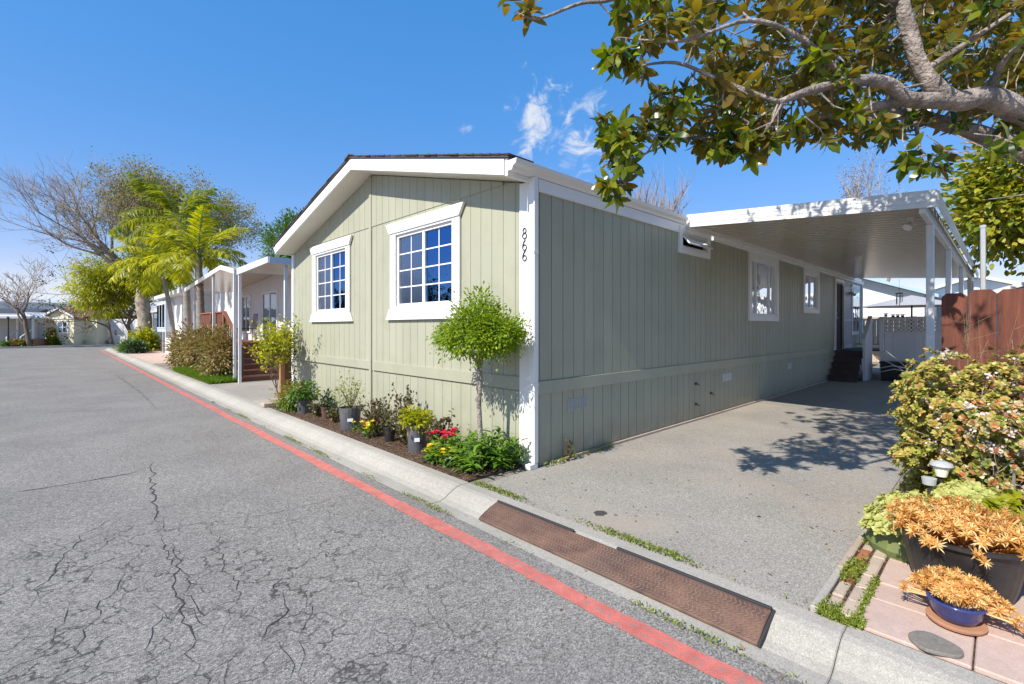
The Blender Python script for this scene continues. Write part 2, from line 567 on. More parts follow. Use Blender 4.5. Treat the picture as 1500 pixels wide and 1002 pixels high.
class MB:
    def __init__(s, tf=None):
        s.v = []
        s.f = []
        s.tf = tf

    def add(s, vs, fs):
        o = len(s.v)
        if s.tf:
            vs = [s.tf(*p) for p in vs]
        s.v += [tuple(p) for p in vs]
        s.f += [tuple(i + o for i in f) for f in fs]
        return s

    def box(s, x0, x1, y0, y1, z0, z1):
        return s.add([(x0, y0, z0), (x1, y0, z0), (x1, y1, z0), (x0, y1, z0), (x0, y0, z1), (x1, y0, z1), (x1, y1, z1), (x0, y1, z1)],
                     [(3, 2, 1, 0), (4, 5, 6, 7), (0, 1, 5, 4), (1, 2, 6, 5), (2, 3, 7, 6), (3, 0, 4, 7)])

    def bar(s, p, q, wd, th, up=(0, 0, 1)):
        """rectangular bar from p to q, wd across, th along up"""
        p, q = Vector(p), Vector(q)
        d = (q - p).normalized()
        a = d.cross(Vector(up))
        if a.length < 1e-4:
            a = Vector((1, 0, 0))
        a.normalize()
        b = a.cross(d).normalized()
        vs = []
        for e in (p, q):
            for (i, j) in ((-1, -1), (1, -1), (1, 1), (-1, 1)):
                vs.append(e + a * (i * wd / 2) + b * (j * th / 2))
        return s.add(vs, [(3, 2, 1, 0), (4, 5, 6, 7), (0, 1, 5, 4), (1, 2, 6, 5), (2, 3, 7, 6), (3, 0, 4, 7)])

    def prism(s, poly, axis, a, b):
        n = len(poly)

        def mk(p, t):
            return {'x': (t, p[0], p[1]), 'y': (p[0], t, p[1]), 'z': (p[0], p[1], t)}[axis]
        vs = [mk(p, a) for p in poly] + [mk(p, b) for p in poly]
        fs = [tuple(range(n))[::-1], tuple(range(n, 2 * n))] + [(i, (i + 1) % n, n + (i + 1) % n, n + i) for i in range(n)]
        return s.add(vs, fs)

    def poly(s, pts):
        return s.add(pts, [tuple(range(len(pts)))])

    def tube(s, pts, rad, n=6, cap=True):
        pts = [Vector(p) for p in pts]
        if not hasattr(rad, '__len__'):
            rad = [rad] * len(pts)
        vs, fs = [], []
        a = None
        for i, p in enumerate(pts):
            d = (pts[min(i + 1, len(pts) - 1)] - pts[max(i - 1, 0)])
            if d.length < 1e-9:
                d = Vector((0, 0, 1))
            d.normalize()
            if a is None:
                a = d.orthogonal().normalized()
            else:
                a = (a - d * a.dot(d))
                a = a.normalized() if a.length > 1e-6 else d.orthogonal().normalized()
            b = d.cross(a)
            for k in range(n):
                t = 2 * math.pi * k / n
                vs.append(p + (a * math.cos(t) + b * math.sin(t)) * rad[i])
        for i in range(len(pts) - 1):
            for k in range(n):
                fs.append((i * n + k, i * n + (k + 1) % n, (i + 1) * n + (k + 1) % n, (i + 1) * n + k))
        if cap and n > 2:
            fs.append(tuple(range(n))[::-1])
            fs.append(tuple((len(pts) - 1) * n + k for k in range(n)))
        return s.add(vs, fs)

    def lathe(s, c, prof, n=20):
        vs, fs = [], []
        for (r, z) in prof:
            for k in range(n):
                t = 2 * math.pi * k / n
                vs.append((c[0] + r * math.cos(t), c[1] + r * math.sin(t), c[2] + z))
        for i in range(len(prof) - 1):
            for k in range(n):
                fs.append((i * n + k, i * n + (k + 1) % n, (i + 1) * n + (k + 1) % n, (i + 1) * n + k))
        if prof[0][0] > 1e-6:
            fs.append(tuple(range(n))[::-1])
        if prof[-1][0] > 1e-6:
            fs.append(tuple((len(prof) - 1) * n + k for k in range(n)))
        return s.add(vs, fs)

    def build(s, name, m, parent=None, smooth=False, bevel=0.0, label=None, kind=None):
        o = Vector(WL.get(parent.name, (0, 0, 0))) if parent else Vector((0, 0, 0))
        me = bpy.data.meshes.new(name)
        me.from_pydata([(p[0] - o.x, p[1] - o.y, p[2] - o.z) for p in s.v], [], s.f)
        me.materials.append(M[m] if isinstance(m, str) else m)
        if smooth:
            me.polygons.foreach_set('use_smooth', [True] * len(me.polygons))
        me.update()
        ob = bpy.data.objects.new(name, me)
        COL.objects.link(ob)
        if parent:
            ob.parent = parent
            WL[ob.name] = tuple(o)
        if bevel:
            bv = ob.modifiers.new('edge', 'BEVEL')
            bv.width = bevel
            bv.segments = 1
            bv.limit_method = 'ANGLE'
        if label:
            ob['label'] = label
        if kind:
            ob['kind'] = kind
        return ob


def thing(name, label, cat, loc=(0, 0, 0), group=None):
    o = bpy.data.objects.new(name, None)
    o.empty_display_size = .2
    COL.objects.link(o)
    o.location = loc
    WL[o.name] = tuple(loc)
    o['label'] = label
    o['category'] = cat
    if group:
        o['group'] = group
    return o


def tag(o, label, cat, group=None):
    o['label'] = label
    o['category'] = cat
    if group:
        o['group'] = group
    return o


def struct(o, label=None):
    o['kind'] = 'structure'
    if label:
        o['label'] = label
    return o


def copy_tree(o, loc, label=None):
    c = o.copy()
    COL.objects.link(c)
    c.location = loc
    WL[c.name] = tuple(loc)
    if label:
        c['label'] = label
    for ch in o.children:
        d = ch.copy()
        COL.objects.link(d)
        d.parent = c
        for g in ch.children:
            e = g.copy()
            COL.objects.link(e)
            e.parent = d
    return c


def unit(a):
    return a / np.maximum(np.linalg.norm(a, axis=-1, keepdims=True), 1e-9)


SH = {  # leaf outlines: (t along, half width, lift)
    'oval': [(0, 0.06, 0), (.28, .42, .03), (.62, .46, .02), (.88, .22, -.03), (1, 0.0, -.06)],
    'lance': [(0, .05, 0), (.35, .5, .04), (.75, .3, .0), (1, 0, -.1)],
    'diamond': [(0, 0.0, 0), (.45, .5, .05), (1, 0, 0)],
    'blade': [(0, .5, 0), (.5, .36, 0.0), (1, 0, -.12)],
    'round': [(0, .2, 0), (.3, .5, .05), (.75, .46, .05), (1, .12, 0)],
}


def leaves_mesh(name, P, A, N, L, W, shape='lance', origin=(0, 0, 0), bend=0.15):
    """one mesh of many leaves: base points P, axes A, normals N, lengths L, widths W"""
    sh = SH[shape]
    A = unit(A)
    S = unit(np.cross(A, N))
    Nn = np.cross(S, A)
    n = len(P)
    L = np.broadcast_to(L, (n,))
    W = np.broadcast_to(W, (n,))
    cols = []
    idx = []
    for (t, wv, lf) in sh:
        c = P + A * (t * L)[:, None] + Nn * ((lf - bend * t * t) * L)[:, None]
        if wv < 1e-6:
            idx.append([len(cols)])
            cols.append(c)
        else:
            idx.append([len(cols), len(cols) + 1])
            up = Nn * (wv * W * .22)[:, None]
            cols.append(c - S * (wv * W)[:, None] + up)
            cols.append(c + S * (wv * W)[:, None] + up)
    k = len(cols)
    V = np.stack(cols, 1).reshape(-1, 3) - np.array(origin)
    faces = []
    for a, b in zip(idx[:-1], idx[1:]):
        if len(a) == 2 and len(b) == 2:
            faces.append((a[0], a[1], b[1], b[0]))
        elif len(a) == 1:
            faces.append((a[0], b[1], b[0]))
        else:
            faces.append((a[0], a[1], b[0]))
    me = bpy.data.meshes.new(name)
    sizes = np.tile([len(f) for f in faces], n)
    flat = np.concatenate([np.array(f) for f in faces])
    loops = (flat[None, :] + (np.arange(n) * k)[:, None]).reshape(-1)
    me.vertices.add(n * k)
    me.vertices.foreach_set('co', V.astype(np.float32).reshape(-1))
    me.loops.add(len(loops))
    me.loops.foreach_set('vertex_index', loops.astype(np.int32))
    me.polygons.add(len(sizes))
    me.polygons.foreach_set('loop_start', np.concatenate([[0], np.cumsum(sizes)[:-1]]).astype(np.int32))
    me.polygons.foreach_set('use_smooth', np.ones(len(sizes), bool))
    me.update(calc_edges=True)
    me.validate()
    return me


def leaves(name, m, parent, P, A, N, L, W, shape='lance', kind=None, bend=.15):
    o = WL.get(parent.name, (0, 0, 0)) if parent else (0, 0, 0)
    me = leaves_mesh(name, np.asarray(P, float), np.asarray(A, float), np.asarray(N, float), L, W, shape, o, bend)
    me.materials.append(M[m])
    ob = bpy.data.objects.new(name, me)
    COL.objects.link(ob)
    if parent:
        ob.parent = parent
        WL[ob.name] = tuple(o)
    if kind:
        ob['kind'] = kind
    return ob


def rdir(n):
    return unit(rng.normal(size=(n, 3)))


def clumps(center, rad, nc, nl, spread, shell=.55, flat=1.0, drop=0.0):
    """leaf places: nc clumps through an ellipsoid, nl leaves in each, pointing outwards"""
    c = np.asarray(center, float)
    rad = np.asarray(rad, float)
    d = rdir(nc)
    r = (shell + (1 - shell) * rng.random(nc)) ** .8
    r *= .82 + .3 * rng.random(nc)
    C = c + d * r[:, None] * rad
    off = rng.normal(size=(nc, nl, 3)) * spread * (0.6 + .8 * rng.random((nc, 1, 1)))
    off[:, :, 2] *= flat
    P = (C[:, None, :] + off).reshape(-1, 3)
    A = unit(off.reshape(-1, 3) * 1.0 + (P - c) * .35 + rdir(len(P)) * spread * .8)
    A[:, 2] -= drop
    N = unit(rdir(len(P)) * .7 + np.array([0, 0, .9]) + unit(P - c) * .5)
    return P, A, N


def leaf_parts(parent, m, P, A, N, L, wr, shape, count, name='leaf', bend=.15, rest='foliage', nvar=6, prefer=None):
    """the leaves that show largest become objects of their own, the rest one part"""
    P = np.asarray(P, float)
    A = unit(np.asarray(A, float))
    N = np.asarray(N, float)
    L = np.broadcast_to(L, (len(P),)).astype(float)
    sx = np.array([proj(p) for p in P])
    inside = (sx[:, 0] > -5) & (sx[:, 0] < 1505) & (sx[:, 1] > -5) & (sx[:, 1] < 1005) & (sx[:, 2] > .3)
    score = np.where(inside, L / np.maximum(sx[:, 2], .3), 0) if prefer is None else np.where(inside, prefer, -1e9)
    order = np.argsort(-score)
    top = order[:count]
    base = WL[parent.name]
    var = []
    for i in range(nvar):
        wv = wr * (.85 + .3 * rng.random())
        me = leaves_mesh(name, np.zeros((1, 3)), np.array([[0, 1., 0]]), np.array([[0, 0, 1.]]), np.array([1.]), np.array([wv]), shape, (0, 0, 0), bend * (.4 + 1.4 * rng.random()))
        me.materials.append(M[m])
        var.append(me)
    for j, i in enumerate(top):
        a = Vector(A[i])
        s_ = a.cross(Vector(N[i]))
        if s_.length < 1e-4:
            s_ = a.orthogonal()
        s_.normalize()
        n_ = s_.cross(a)
        o = bpy.data.objects.new(name, var[j % nvar])
        COL.objects.link(o)
        o.parent = parent
        mt = Matrix((s_, a, n_)).transposed().to_4x4()
        o.matrix_local = Matrix.Translation(Vector(P[i]) - Vector(base)) @ mt @ Matrix.Scale(float(L[i]), 4)
    rs = order[count:]
    if len(rs):
        leaves(rest, m, parent, P[rs], A[rs], N[rs], L[rs], L[rs] * wr, shape, kind='stuff', bend=bend)


def grow(base, d, length, rad, levels, r_, nch=(3, 5), spread=.7, up=.15, taper=.62, lenf=.68, segs=5, wob=.12, start=.35):
    """branch skeleton: list of (points, radii, level) and the twig tips"""
    out, tips = [], []

    def rec(p, d, ln, rd, lv):
        pts, rads = [p.copy()], [rd]
        q = p.copy()
        dd = d.normalized()
        end = rd * (taper if lv < levels else .35)
        for i in range(segs):
            dd = (dd + Vector(r_.normal(size=3)) * wob + Vector((0, 0, up * .3))).normalized()
            q = q + dd * (ln / segs)
            pts.append(q.copy())
            rads.append(rd + (end - rd) * (i + 1) / segs)
        out.append((pts, rads, lv))
        if lv >= levels:
            tips.append((pts[-1], dd.copy()))
            tips.append((pts[len(pts) // 2 + 1], dd.copy()))
            return
        n = int(r_.integers(nch[0], nch[1] + 1))
        ph = r_.random() * 6.28
        for k in range(n):
            f = start + (1 - start) * (k + 1) / n
            j = min(len(pts) - 1, max(1, int(round(f * segs))))
            ax = dd.orthogonal().normalized()
            ax.rotate(Matrix.Rotation(ph + k * 2.4, 3, dd))
            nd_ = (dd * math.cos(spread * (.6 + .7 * r_.random())) + ax * math.sin(spread * (.6 + .7 * r_.random())) + Vector((0, 0, up))).normalized()
            rec(pts[j], nd_, ln * lenf * (.75 + .5 * r_.random()), rads[j] * (.55 + .2 * r_.random()), lv + 1)
    rec(Vector(base), Vector(d), length, rad, 0)
    return out, tips


def skel_mesh(mb, sk, minr=.004):
    for pts, rads, lv in sk:
        mb.tube(pts, [max(r, minr) for r in rads], 9 if lv == 0 else 6 if lv == 1 else 4 if lv == 2 else 3, cap=(lv < 2))


def wallpoly(u0, u1, z0, top, openings):
    """upright strip u0..u1 from z0 up to top(u), less the openings (a, b, lo, hi)"""
    cuts = sorted({u0, u1} | {c for o in openings for c in o[:2] if u0 < c < u1})
    res = []
    for a, b in zip(cuts[:-1], cuts[1:]):
        if b - a < 1e-4:
            continue
        m_ = (a + b) / 2
        z = z0
        for o in sorted([o for o in openings if o[0] <= m_ <= o[1]], key=lambda o: o[2]):
            if o[2] > z and o[2] < top(m_):
                res.append([(a, z), (b, z), (b, o[2]), (a, o[2])])
            z = max(z, o[3])
        if z < min(top(a), top(b)) - 1e-3:
            res.append([(a, z), (b, z), (b, top(b)), (a, top(a))])
    return res


def wprism(mb, poly, w0, w1):
    n = len(poly)
    vs = [(p[0], p[1], w0) for p in poly] + [(p[0], p[1], w1) for p in poly]
    mb.add(vs, [tuple(range(n)), tuple(range(n, 2 * n))[::-1]] + [(i, n + i, n + (i + 1) % n, (i + 1) % n) for i in range(n)])


def wbox(mb, u0, u1, v0, v1, w0, w1):
    wprism(mb, [(u0, v0), (u1, v0), (u1, v1), (u0, v1)], w0, w1)


# ------------------------------------------------------------------ the ground
ZR = -0.09                       # road level; lots are at 0
g = MB().poly([(-900, -900, -.16), (1200, -900, -.16), (1200, 1200, -.16), (-900, 1200, -.16)]).build('ground', 'yard')
struct(g)
rd = MB()
rd.box(-9, 2.47, -25, 47.2, -.14, ZR)
rd.box(-60, 60, 47.2, 54.0, -.14, ZR)
struct(rd.build('road', 'asphalt'))
# lots
lot = MB()
lot.box(2.955, 60, -25, 46.5, -.15, -.012)
struct(lot.build('ground', 'yard'))
struct(MB().box(-60, 60, 54.4, 120, -.15, .0).build('ground', 'yard'))
struct(MB().box(-60, 60, 54.0, 54.4, -.15, .03).build('kerb', 'concrete'))
# kerb: rolled profile along the street, poured in sections
prof = [(2.455, -.15), (2.455, -.088), (2.60, -.092), (2.66, -.075), (2.735, -.03), (2.80, -.002), (2.845, .006), (2.955, .004), (2.955, -.15)]
kr = bpy.data.objects.new('kerb', None)
COL.objects.link(kr)
kr['kind'] = 'structure'
WL[kr.name] = (0, 0, 0)
cuts = [-8.7, -5.6, -2.5, .565, 3.69, 6.72, 9.8, 12.9, 16.0, 19.1, 22.2, 25.3, 28.4, 31.5, 34.6, 37.7, 40.8, 43.9, 46.8]
for a, b in zip(cuts[:-1], cuts[1:]):
    dz = random.uniform(-.004, .004)
    k = MB().prism([(x, z + dz) for x, z in prof], 'y', a + .002, b - .002).build('kerb_section', 'concrete', kr, bevel=.006)
# red no-parking stripe
st = MB()
ys = np.concatenate([np.arange(-3, 12, .12), np.arange(12, 46, .8)])
lft = [2.205 + .010 * math.sin(y * 3.1) + random.uniform(-.006, .006) for y in ys]
rgt = [2.332 + .008 * math.sin(y * 2.3 + 1) + random.uniform(-.006, .006) for y in ys]
vs, fs = [], []
for i, y in enumerate(ys):
    vs += [(lft[i], y, ZR + .004), (rgt[i], y, ZR + .004)]
    if i:
        fs.append((2 * i - 2, 2 * i - 1, 2 * i + 1, 2 * i))
struct(st.add(vs, fs).build('red_stripe', 'red_paint'))


# road cracks: jagged dark splits
def crack(mb, pix, wd, rough=.035, z=ZR + .003, step=.05):
    pts = [on_z(x, y, ZR) for x, y in pix]
    path = []
    for a, b in zip(pts[:-1], pts[1:]):
        n = max(2, int((b - a).length / step))
        for i in range(n):
            path.append(a.lerp(b, i / n))
    path.append(pts[-1])
    jit = [Vector((random.gauss(0, 1), random.gauss(0, 1), 0)) * rough * .5 for _ in path]
    path = [p + jit[i] * .6 + (jit[i - 1] if i else jit[i]) * .4 for i, p in enumerate(path)]
    vs, fs = [], []
    for i, p in enumerate(path):
        d = path[min(i + 1, len(path) - 1)] - path[max(i - 1, 0)]
        nrm = Vector((-d.y, d.x, 0)).normalized()
        e = min(1, 4 * (i + .3) / len(path), 4 * (len(path) - i - .7) / len(path))
        h = wd * .18 * (.25 + random.random() * 1.1) * max(.15, e)
        vs += [(p.x + nrm.x * h, p.y + nrm.y * h, z), (p.x - nrm.x * h, p.y - nrm.y * h, z)]
        if i:
            fs.append((2 * i - 2, 2 * i - 1, 2 * i + 1, 2 * i))
    mb.add(vs, fs)


cm = MB()
crack(cm, [(0, 724), (60, 716), (120, 706), (190, 694), (224, 684)], .05, .03)
crack(cm, [(221, 676), (222, 700), (228, 735), (232, 780)], .045, .05)
crack(cm, [(232, 780), (250, 820), (262, 868), (272, 920), (290, 1002)], .026, .05)
crack(cm, [(250, 790), (262, 830), (285, 860), (300, 880)], .018, .05)
crack(cm, [(262, 868), (300, 900), (330, 880), (360, 872)], .016, .04)
crack(cm, [(320, 772), (345, 762), (420, 748), (500, 728), (560, 722), (598, 718)], .014, .025)
crack(cm, [(310, 770), (330, 830), (345, 870), (340, 900), (322, 940)], .018, .05)
crack(cm, [(412, 838), (402, 866), (412, 880), (412, 905), (395, 920), (380, 955)], .02, .04)
crack(cm, [(455, 870), (455, 900), (440, 920), (445, 950), (440, 1002)], .013, .04)
crack(cm, [(180, 750), (130, 780), (110, 800), (70, 845), (35, 895)], .016, .05)
crack(cm, [(178, 830), (172, 862), (140, 890), (118, 925), (115, 965)], .016, .05)
crack(cm, [(100, 885), (85, 920), (80, 945)], .013, .04)
crack(cm, [(0, 835), (30, 818), (55, 800), (20, 788)], .013, .04)
crack(cm, [(240, 900), (215, 925), (210, 955), (222, 965)], .013, .04)
crack(cm, [(45, 606), (120, 602), (180, 598)], .055, .04)
crack(cm, [(90, 586), (140, 584), (200, 578)], .035, .04)
crack(cm, [(135, 633), (180, 634)], .02, .04)
crack(cm, [(165, 545), (205, 575), (240, 608)], .03, .06)
for k in range(8):
    x0, y0 = random.uniform(60, 470), random.uniform(780, 990)
    pts = [(x0, y0)]
    for j in range(random.randint(2, 4)):
        x0 += random.uniform(-28, 28)
        y0 += random.uniform(5, 28)
        pts.append((x0, y0))
    crack(cm, pts, .010, .04)
struct(cm.build('road_crack', mat('crack', (.045, .042, .038), 1, .2)))
# driveway and other paving on the lots
dv = MB()
dv.box(2.965, 20.0, .745, 3.56, -.12, .0)
struct(dv.build('driveway', 'drive_asphalt'))
struct(MB().box(2.965, 3.74, 3.72, 10.05, -.12, .012).build('garden_bed', 'soil'))
struct(MB().box(2.97, 5.4, 11.0, 14.9, -.12, .004).build('path', 'drive_asphalt'))
struct(MB().box(2.97, 3.75, 10.42, 10.985, -.12, .008).build('path', 'concrete'))
struct(MB().box(2.97, 4.9, 25.2, 39.0, -.12, .0).build('path', 'paver'))
# oil spot and dark drips on the driveway
sp = MB()
for (px_, py_, r0) in ((879, 752, .04), (1112, 757, .012)):
    c = on_z(px_, py_)
    sp.poly([(c.x + r0 * (1 + .4 * random.random()) * math.cos(t) * 1.3, c.y + r0 * (1 + .5 * random.random()) * math.sin(t), .003) for t in np.linspace(0, 6.1, 14)])
struct(sp.build('driveway_stain', mat('oil', (.06, .055, .05), .7, .2)))

# ------------------------------------------------------------------ the green home
XF, XB, YR, YL, YC = 3.79, 21.0, 3.59, 10.95, 7.28
SL = .256


def zt(y):
    return 4.07 - SL * abs(y - YC)


home = thing('mobile_home', 'sage green mobile home with white trim, low gable and grid windows', 'house', (XF, YR, 0))
HX = Vector((0, 0, 0))


def tf_front(u, v, w):
    return (XF - w, u, v)


def tf_side(u, v, w):
    return (u, YR - w, v)


BW = (5.046, 6.487, 1.858, 2.958)       # front window glass areas: y0, y1, z0, z1
SW = (8.235, 9.603, 1.852, 2.985)
front_open = [BW, SW]
grooves = [YR] + [4.082 + .2032 * k for k in range(-2, 34) if YR + .02 < 4.082 + .2032 * k < YL - .02] + [YL]
G = .006
GS = .010
for a, b in zip(grooves[:-1], grooves[1:]):
    for nm, z0, top, w0, w1, ops in (('siding_board', .985, lambda u: min(3.215, zt(u)), .0, .009, front_open),
                                     ('skirting_board', -.02, lambda u: .815, -.008, .004, []),
                                     ('gable_board', 3.215, lambda u: zt(u), .004, .019, [])):
        if top((a + b) / 2) <= z0 + .01:
            continue
        for p in wallpoly(a + G / 2, b - G / 2, z0, top, ops):
            mb = MB(tf_front)
            wprism(mb, p, w0, w1)
            mb.build(nm, 'siding', home)
# backing behind the boards
mb = MB(tf_front)
for p in wallpoly(YR, YC, -.02, zt, front_open) + wallpoly(YC, YL, -.02, zt, front_open):
    wprism(mb, p, -.03, -.006)
mb.build('wall', 'siding', home)
# belt board, seam batten, corner trims on the front
mb = MB(tf_front)
wbox(mb, YR + .2, YC - .03, .835, .985, 0, .03)
mb.build('belt_board', 'siding', home, bevel=.003)
mb = MB(tf_front)
wbox(mb, YC + .03, YL - .1, .845, .985, 0, .03)
mb.build('belt_board', 'siding', home, bevel=.003)
mb = MB(tf_front)
wbox(mb, YC + .005, YC + .075, -.02, 3.78, .0, .036)
wbox(mb, YC + .005, YC + .075, 3.783, zt(YC + .08), .0, .034)
mb.build('batten', 'siding', home, bevel=.003)
mb = MB(tf_front)
wbox(mb, YR + .035, YR + .205, -.02, zt(YR) + .03, .0, .030)
mb.build('corner_trim', 'white', home, bevel=.004)
mb = MB(tf_front)
wbox(mb, YL - .095, YL + .015, -.02, zt(YL) + .01, .0, .036)
mb.build('corner_trim', 'white', home, bevel=.004)

# side wall
SAW = (7.17, 8.09, 2.83, 3.06)          # high awning window
SWA = (10.14, 11.66, 1.80, 2.95)
SWB = (13.83, 15.05, 2.04, 2.95)
SDR = (17.05, 17.95, .86, 2.90)
side_open = [SAW, SWA, SWB, SDR]
ZTS = 3.13
gs = [XF] + [3.861 + .2005 * k for k in range(0, 90) if XF + .02 < 3.861 + .2005 * k < XB - .05] + [XB]
for a, b in zip(gs[:-1], gs[1:]):
    for p in wallpoly(a + GS / 2, b - GS / 2, .95, lambda u: ZTS, side_open):
        mb = MB(tf_side)
        wprism(mb, p, 0, .014)
        mb.build('siding_board', 'siding_side', home)
    mb = MB(tf_side)
    wbox(mb, a + GS / 2, b - GS / 2, -.02, .80, -.006, .006)
    mb.build('skirting_board', 'siding_side', home)
mb = MB(tf_side)
for p in wallpoly(XF + .032, XB, -.02, lambda u: ZTS, side_open):
    wprism(mb, p, -.03, -.007)
mb.build('wall', 'siding_side', home)
mb = MB()
mb.box(XB - .03, XB, YR + .031, YL, -.02, 3.1)
mb.box(XF + .031, XB, YL - .03, YL, -.02, 3.1)
mb.build('wall', 'siding_side', home)
mb = MB(tf_side)
wbox(mb, XF + .03, 11.1, .80, .945, 0, .030)
mb.build('belt_board', 'siding_side', home, bevel=.003)
mb = MB(tf_side)
wbox(mb, 11.104, 16.3, .80, .945, 0, .030)
mb.build('belt_board', 'siding_side', home, bevel=.003)
mb = MB(tf_side)
wbox(mb, XF + .03, 7.2, ZTS - .09, ZTS + .05, .015, .04)
wbox(mb, 8.3, 21.0, ZTS - .06, ZTS + .05, .015, .06)
mb.build('frieze_board', 'white', home, bevel=.003)
mb = MB(tf_side)
wbox(mb, XB - .12, XB + .02, 0, ZTS, .015, .04)
mb.build('corner_trim', 'white', home)
# a low concrete lip at the wall foot
mb = MB()
mb.box(XF + .25, 16.0, 3.535, 3.572, -.05, .03)
mb.build('footing', 'block_tan', home)

# roof
XO, XE = 3.40, 21.25
rf = MB()
tk = .19
for s in (1, -1):
    a, b = YC, YC + s * 3.70
    poly = [(a, zt(a) + tk), (b, zt(b) + tk), (b, zt(b) + tk + .022), (a, zt(a) + tk + .022)]
    rf.prism(poly, 'x', XO - .02, XE)
roof = rf.build('roof', 'shingle', home)
# shingle edges along the rake and the ridge cap
for s in (1, -1):
    n = 26
    for i in range(n):
        y0, y1 = YC + s * 3.72 * i / n, YC + s * 3.72 * (i + 1) / n
        zb0, zb1 = zt(y0) + tk + .023, zt(y1) + tk + .023
        th = .012
        MB().prism([(y0, zb0 + .004), (y1, zb1 - .0), (y1, zb1 + th + .008), (y0, zb0 + th)], 'x', XO - .03 + random.uniform(-.012, .01), XO + .35).build('shingle', 'shingle', roof)
mb = MB()
mb.prism([(YC - .14, zt(YC - .14) + tk + .04), (YC, zt(YC) + tk + .042), (YC + .14, zt(YC + .14) + tk + .04), (YC + .12, zt(YC + .14) + tk + .06), (YC, zt(YC) + tk + .068), (YC - .12, zt(YC - .14) + tk + .06)], 'x', XO - .035, XE)
mb.build('ridge_cap', 'shingle', roof)
# barge boards, soffit
for s in (1, -1):
    a, b = YC, YC + s * 3.62
    MB().prism([(a, zt(a) + .005), (b, zt(b) + .005), (b, zt(b) + tk - .004), (a, zt(a) + tk - .004)], 'x', XO, XO + .035).build('barge_board', 'white', home, bevel=.003)
    MB().prism([(a, zt(a) + .012), (b, zt(b) + .012), (b, zt(b) + .03), (a, zt(a) + .03)], 'x', XO + .037, XF + .03).build('soffit', 'soffit', home)
    MB().prism([(YC + s * 3.628, zt(YC + s * 3.62) - .01), (YC + s * 3.67, zt(YC + s * 3.62) - .01), (YC + s * 3.67, zt(YC + s * 3.67) + tk - .004), (YC + s * 3.628, zt(YC + s * 3.62) + tk - .004)], 'x', XO + .005, 21.2).build('fascia', 'white', home, bevel=.003)
# gutter on the driveway side (open trough, K profile)
gz = zt(YR) + .06
gp = [(3.607, gz + .105), (3.607, gz), (3.545, gz), (3.53, gz + .035), (3.485, gz + .06), (3.475, gz + .105), (3.489, gz + .105), (3.497, gz + .068), (3.54, gz + .043), (3.553, gz + .01), (3.598, gz + .01), (3.598, gz + .105)]
mb = MB()
mb.prism(gp, 'x', XO + .02, 7.22)
gut = mb.build('gutter', 'white', home)
MB().prism([(3.607, gz + .105), (3.607, gz), (3.545, gz), (3.53, gz + .035), (3.485, gz + .06), (3.475, gz + .105)], 'x', XO + .005, XO + .018).build('end_cap', 'white', gut)
gl = MB()
gl.prism([(10.953, gz + .105), (10.953, gz), (11.015, gz), (11.03, gz + .035), (11.075, gz + .06), (11.085, gz + .105)], 'x', XO + .02, 20)
gl.build('gutter', 'white', home)
# downspout at the corner
mb = MB()
mb.box(XF - .055, XF + .015, YR - .052, YR + .028, .06, gz - .002)
mb.box(XF - .12, XF + .01, YR - .048, YR + .024, .0, .058)
ds = mb.build('downspout', 'white', home, bevel=.006)
mb = MB()
for z in (.9, 2.35):
    mb.box(XF - .059, XF + .01, YR - .056, YR + .031, z, z + .03)
mb.build('strap', 'white', ds)


def tubeglyph(mb, pts, r):
    mb.tube(pts, r, 6)


def digit(ch, yc, zc, h):
    mb = MB(tf_front)

    def path(q):
        mb.tube([(yc - x_ * h, zc + z_ * h, .037) for x_, z_ in q], .0058, 6)
    T_ = np.linspace(0, 2 * math.pi, 25)
    if ch == '8':
        path([(.20 * math.sin(t), .25 + .23 * math.cos(t)) for t in T_])
        path([(.26 * math.sin(t), -.24 + .26 * math.cos(t)) for t in T_])
    else:
        path([(.26 * math.sin(t), -.23 + .27 * math.cos(t)) for t in T_])
        path([((1 - t) ** 2 * -.26 + 2 * t * (1 - t) * -.27 + t * t * .12, (1 - t) ** 2 * -.23 + 2 * t * (1 - t) * .26 + t * t * .50) for t in np.linspace(0, 1, 9)])
    o = mb.build('house_number', 'black_iron', home)
    o['label'] = 'black metal numeral ' + ch


digit('8', YR + .115, 2.59, .118)
digit('6', YR + .115, 2.458, .112)
digit('6', YR + .115, 2.34, .108)


